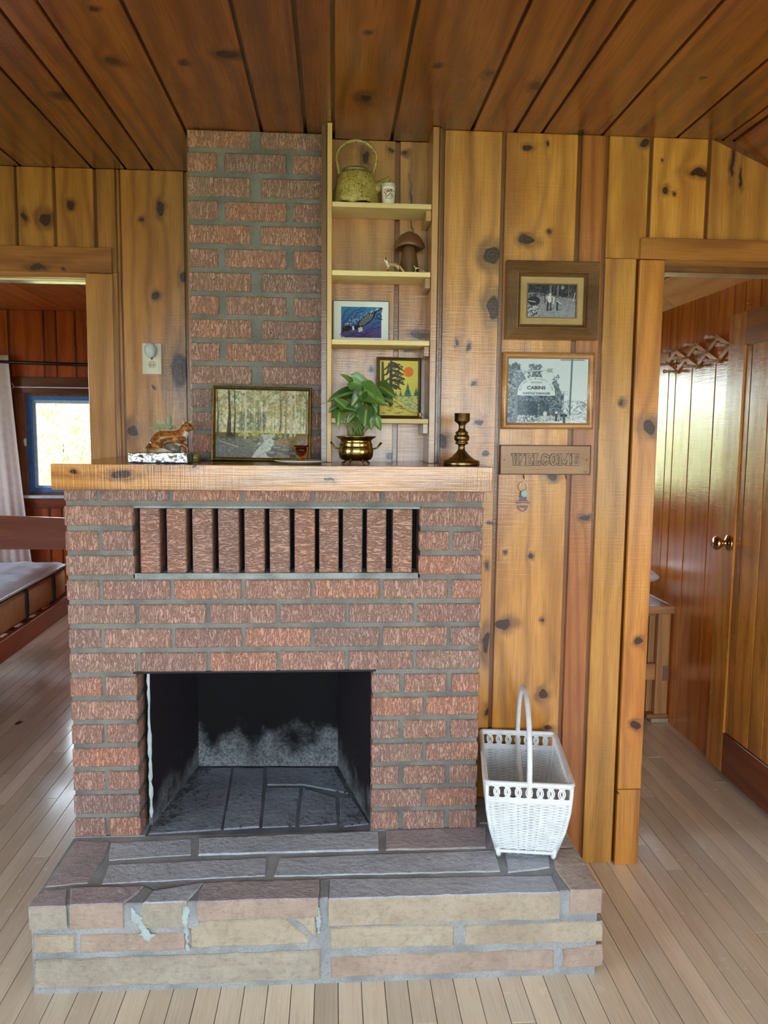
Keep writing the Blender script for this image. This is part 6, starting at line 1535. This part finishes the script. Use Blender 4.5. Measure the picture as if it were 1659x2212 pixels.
def loop_cord(name, z, r, m, inset=0.0):
    w_, a, b_ = mw-inset, ml0+inset, ml1-inset; pts = []
    for cx, cy, a0 in ((w_-.04, b_-.04, 0), (-w_+.04, b_-.04, PI/2), (-w_+.04, a+.04, PI), (w_-.04, a+.04, 1.5*PI)):
        for q in range(5): an = a0+q*PI/8; pts.append((cx+.04*math.cos(an), cy+.04*math.sin(an), z))
    mb = MB(); mb.tube(pts, r, 8, closed=True); obj(name, mb, m, mt, True)
loop_cord('piping', mh-.004, .008, M_blueL, -.003); loop_cord('piping', mh-.014, .006, M_darkcloth, -.002)
for y in (-.72, -.28, .16, .60):
    mb = MB(); mb.tube([(mw-.02, y, .004), (mw+.004, y, .03), (mw+.008, y-.006, .1), (mw+.004, y, mh-.03), (mw-.01, y, mh-.016)], .008, 6); mb.tube([(mw-.02, y+.016, .004), (mw+.004, y+.016, .03), (mw+.008, y+.010, .1), (mw+.004, y+.016, mh-.03), (mw-.01, y+.016, mh-.016)], .008, 6); obj('band', mb, M_darkcloth, mt, True)
# curtain, its rod, and the thin sash rod
ct = thing('curtain', 'pale pink curtain gathered at the edge of the bedroom window', 'curtain', (-2.0, 3.9, .4))
NX, NY = 90, 24; vs = []
zt0, zb0 = PY(16, 767, 3.90).z, .36
xr_t, xr_b = PY(17, 770, 3.9).x, PY(68, 1200, 3.9).x
for i in range(NY+1):
    v_ = i/NY; z = zt0+(zb0-zt0)*v_; xr = xr_t+(xr_b-xr_t)*(v_**1.15); xl = -2.36
    for j in range(NX+1):
        u = j/NX; x = xl+(xr-xl)*u; y = .018*math.sin(u*34+.4*math.sin(v_*3))*(.5+.6*v_)+.010*math.sin(u*71+1)*v_
        vs.append((x+2.0, y-.0+.0, z-.4))
mb = MB(); mb.add(vs, [(i*(NX+1)+j, i*(NX+1)+j+1, (i+1)*(NX+1)+j+1, (i+1)*(NX+1)+j) for i in range(NY) for j in range(NX)])
o = obj('cloth', mb, M_curtain, ct, True); sm = o.modifiers.new('thickness', 'SOLIDIFY'); sm.thickness = .002
a, b = PY(17, 780, 3.9), PY(187, 794, 3.9)
cr = thing('curtain_rod', 'black curtain rod above the bedroom window', 'curtain rod', (a.x, 3.9, a.z))
mb = MB(); mb.tube([(-.62, 0, .006), (1.35, 0, -.034)], .0125, 10); obj('rod', mb, M_rod, cr, True)
for xx in (-.55, 1.28):
    mb = MB(); mb.box(xx-.01, .0, -.05 if xx > 0 else -.01, xx+.01, .099, -.03 if xx > 0 else .012, c=.002); obj('bracket', mb, M_rod, cr)
a = PY(30, 836, 3.955)
sr = thing('sash_rod', 'thin white sash rod on the head casing of the bedroom window', 'curtain rod', (a.x, 3.955, a.z))
mb = MB(); mb.tube([(0, 0, 0), (1.2, 0, 0)], .0045, 8); obj('rod', mb, M_white, sr, True)
for xx in (-.004, 1.19):
    mb = MB(); mb.tube([(xx-.012, .02, .03), (xx-.006, .0, .028), (xx-.004, -.004, .012), (xx+.006, -.002, .014), (xx-.006, -.001, -.010), (xx-.014, .02, -.012)], .0028, 6); obj('bracket', mb, M_white, sr, True)
# ================================================================== HALL THINGS
pk = PX(1500, 765, XH); pr0 = Vector((XH, pk.y, pk.z))
pr_t = thing('peg_rack', 'folding wooden accordion peg rack on the hall wall', 'peg rack', tuple(pr0))
Mrack = wood('light_rack_wood', (236, 180, 124), (222, 160, 100), (186, 120, 66), 'y', 'z', rk=0, grain=.3, blotch=.05, coat=.1)
Mpeg = plain('turned_peg', (206, 178, 150), .4)
pp = {}
for nme, (a, b) in dict(A=(190, 1450), B=(310, 1550), C=(315, 1265), D=(455, 1365), E=(600, 1475), F=(600, 1180), G=(750, 1285), I=(895, 1400), J=(900, 1075), K=(1070, 1185)).items():
    q = PX(1400+(a+60)/6.405, 560+(b+4)/6.405, XH-.012); pp[nme] = Vector((0, q.y-pr0.y, q.z-pr0.z))
def strip(a, b, dx):
    A, Bq = pp[a], pp[b]; d = (Bq-A).normalized(); A = A-d*.010; Bq = Bq+d*.010; n = Vector((0, -d.z, d.y))*.0095
    mb = MB(); vs = [A+n, Bq+n, Bq-n, A-n]; mb.convex([(dx, p.y, p.z) for p in vs]+[(dx-.0055, p.y, p.z) for p in vs], [(0, 1, 2, 3), (4, 5, 6, 7), (0, 1, 5, 4), (1, 2, 6, 5), (2, 3, 7, 6), (3, 0, 4, 7)])
    obj('strip', mb, Mrack, pr_t)
for a, b in (('A', 'C'), ('B', 'F'), ('E', 'J'), ('I', 'K')): strip(a, b, -.004)
for a, b in (('A', 'B'), ('C', 'E'), ('F', 'I'), ('J', 'K')): strip(a, b, -.0105)
_pg = MB(); _pg.lathe([(.0, 0), (.0055, 0), (.0050, .012), (.0065, .018), (.0085, .024), (.0070, .030), (.0052, .034), (.0085, .040), (.0105, .047), (.0085, .054), (.0, .057)], n=14); _pg.xform(Matrix.Rotation(-PI/2, 4, 'Y')); _pm = mesh('peg', _pg, Mpeg, True); fixn(_pm)
for k_, v_ in pp.items():
    o = bpy.data.objects.new('peg', _pm); COL.objects.link(o); o.parent = pr_t; o.location = (-.0165, v_.y, v_.z)
q = PX(1628, 650, XH)
hk = thing('wall_hook', 'small brass cup hook screwed into the hall wall above the door', 'hook', (XH-.001, q.y, q.z))
mb = MB(); mb.tube([(0.0, 0, .006), (-.012, 0, .006)]+[(-.012-.011*math.sin(a), 0, -.005+.011*math.cos(a)) for a in [PI*q_/10 for q_ in range(0, 13)]], .0016, 7); obj('hook', mb, M_knob, hk, True)
# bunk frame with mattress and pillow
Mbunk = wood('bunk_pine', (206, 150, 96), (184, 126, 74), (136, 84, 42), rk=.35, rough=.4, coat=.1, blotch=.3)
Mbunkx = wood('bunk_rail_pine', (206, 150, 96), (184, 126, 74), (136, 84, 42), 'z', 'x', rk=.3, rough=.4, coat=.1, blotch=.3)
bk = thing('bunk_bed', 'plain pine lumber bed frame standing in the hall room', 'bed', (2.40, 1.46, 0))
zb_ = PY(1462, 1325, 1.44).z; zt2 = PY(1462, 1309, 1.44).z
obj('post', B(-.022, -.018, .042, .042, .020, zb_-.001, c=.002), Mbunk, bk); obj('post', B(-.05, .022, .042, -.02, .06, zb_-.001, c=.002), Mbunk, bk)
obj('end_rail', B(-1.2, -.03, zb_, .076, .012, zt2, c=.002), Mbunkx, bk)
obj('lower_rail', B(-1.2, -.006, .215, -.022, .018, .300, c=.002), Mbunkx, bk)
obj('side_cleat', B(.012, -.0215, .215, .043, -.0185, .292, c=.001), plain('cleat_wood', (150, 108, 84), .5), bk)
obj('foot_block', B(-.040, -.03, .002, .048, .05, .0225, c=.001), plain('foot_block_top', (196, 170, 136), .5), bk); obj('foot_board', B(-.06, -.02, .023, .048, .06, .041, c=.001), Mbunkx, bk)
obj('side_rail', B(.044, .013, zb_-.06, .0455+.025, 1.9, zt2, c=.002), Mbunk, bk); obj('post', B(-.02, 1.84, .002, .042, 1.9, zb_-.061, c=.002), Mbunk, bk); obj('post', B(-1.2, -.018, .002, -1.14, .020, zb_-.001, c=.002), Mbunk, bk); obj('post', B(-1.2, 1.84, .002, -1.14, 1.9, zb_-.001, c=.002), Mbunk, bk)
obj('deck', B(-1.19, .014, zb_-.02, .042, 1.9, zt2-.001), Mbunkx, bk)
mb = MB(); mb.box(1.22, 1.60, zt2+.001, 2.40, 3.36, zt2+.10, c=.03)
m_ = obj('bunk_mattress', mb, plain('white_sheet', (236, 238, 240), .8, bump=.3, bscale=60), None, True); tag(m_, 'white sheeted mattress lying on the pine bunk bed in the hall room', 'mattress')
q = PY(1418, 1300, 1.62); pw = thing('pillow', 'white pillow at the corner of the pine bunk bed', 'pillow', (2.30, 1.66, zt2+.100))
mb = MB(); vs = []; N = 18
for sgn in (1, -1):
    for i in range(N+1):
        for j in range(N+1):
            u, v = i/N*2-1, j/N*2-1; e_ = (1-u**4)*(1-v**4); vs.append((u*.10*(1-.06*v*v)-.0, v*.20*(1-.05*u*u), .035+sgn*.034*math.sqrt(max(0, e_))))
n1 = (N+1)**2
mb.add(vs, [(i*(N+1)+j, i*(N+1)+j+1, (i+1)*(N+1)+j+1, (i+1)*(N+1)+j) for i in range(N) for j in range(N)]+[(n1+i*(N+1)+j, n1+(i+1)*(N+1)+j, n1+(i+1)*(N+1)+j+1, n1+i*(N+1)+j+1) for i in range(N) for j in range(N)])
obj('pillow_case', mb, M_white, pw, True, fix=True)
# ================================================================== OUTDOORS
gr = MB(); gr.box(-30, -40, -0.75, 30, 40, -0.65); ground = struct('ground', gr, plain('grass_ground', (112, 128, 70), .95, var=.1)); 
mf = NT('sunlit_leaves'); rn_ = mf.noise(mf.coords(), 3.0, 3); a_ = mf.noise(mf.coords(), 40, 1)
M_fol = mf.set(mf.mix(mf.mr(a_, .35, .65), mf.mix(mf.mr(rn_, .35, .65), lin((222, 226, 130)), lin((176, 204, 124))), lin((240, 234, 200))), .6)
M_trunk = plain('trunk_bark', (110, 96, 80), .9)
npr = np.random.default_rng(5)
def shrub(x, y, r, h, label, nleaf=9000, trunk=True):
    s_ = thing('leafy_shrub', label, 'shrub', (x, y, -.65)); n = nleaf
    d = npr.normal(size=(n, 3)); d /= np.linalg.norm(d, axis=1)[:, None]; rad = npr.uniform(.55, 1.0, n)[:, None]**.5
    lump = 1+.18*np.sin(d[:, :1]*7+1)+.15*np.cos(d[:, 2:]*6+d[:, 1:2]*5)
    c = d*rad*lump*np.array([r, r, h/2])+np.array([0, 0, h/2+.25])
    c[:, 2] = np.maximum(c[:, 2], .05)
    a = npr.normal(size=(n, 3)); a /= np.linalg.norm(a, axis=1)[:, None]; b = np.cross(a, npr.normal(size=(n, 3))); b /= np.linalg.norm(b, axis=1)[:, None]
    L = npr.uniform(.03, .075, n)[:, None]; v = np.stack([c-a*L, c-b*L*.5, c+a*L, c+b*L*.5], 1).reshape(-1, 3)
    me = bpy.data.meshes.new('foliage'); me.vertices.add(len(v)); me.vertices.foreach_set('co', v.ravel()); me.loops.add(4*n); me.loops.foreach_set('vertex_index', np.arange(4*n, dtype=np.int32)); me.polygons.add(n); me.polygons.foreach_set('loop_start', np.arange(n, dtype=np.int32)*4); me.update(calc_edges=True); me.materials.append(M_fol)
    tag(obj('foliage', me, None, s_), kind='stuff')
    mb = MB()
    for q_ in range(5): an = q_*1.3; mb.tube([(.06*math.cos(an), .06*math.sin(an), 0), (.3*r*math.cos(an), .3*r*math.sin(an), h*.4), (.6*r*math.cos(an), .6*r*math.sin(an), h*.75)], [.035, .022, .008], 6)
    obj('trunk', mb, M_trunk, s_, True)
shrub(-2.8, 7.9, 1.1, 2.65, 'yellow-green leafy shrub filling the view through the bedroom window'); shrub(-.1, 7.2, 1.05, 2.5, 'leafy shrub outside between the bedroom window and the hall window')
shrub(2.6, 7.9, 1.05, 2.9, 'leafy shrub outside the hall room window'); shrub(5.3, 7.3, 1.05, 2.9, 'leafy shrub outside beyond the hall room wall')
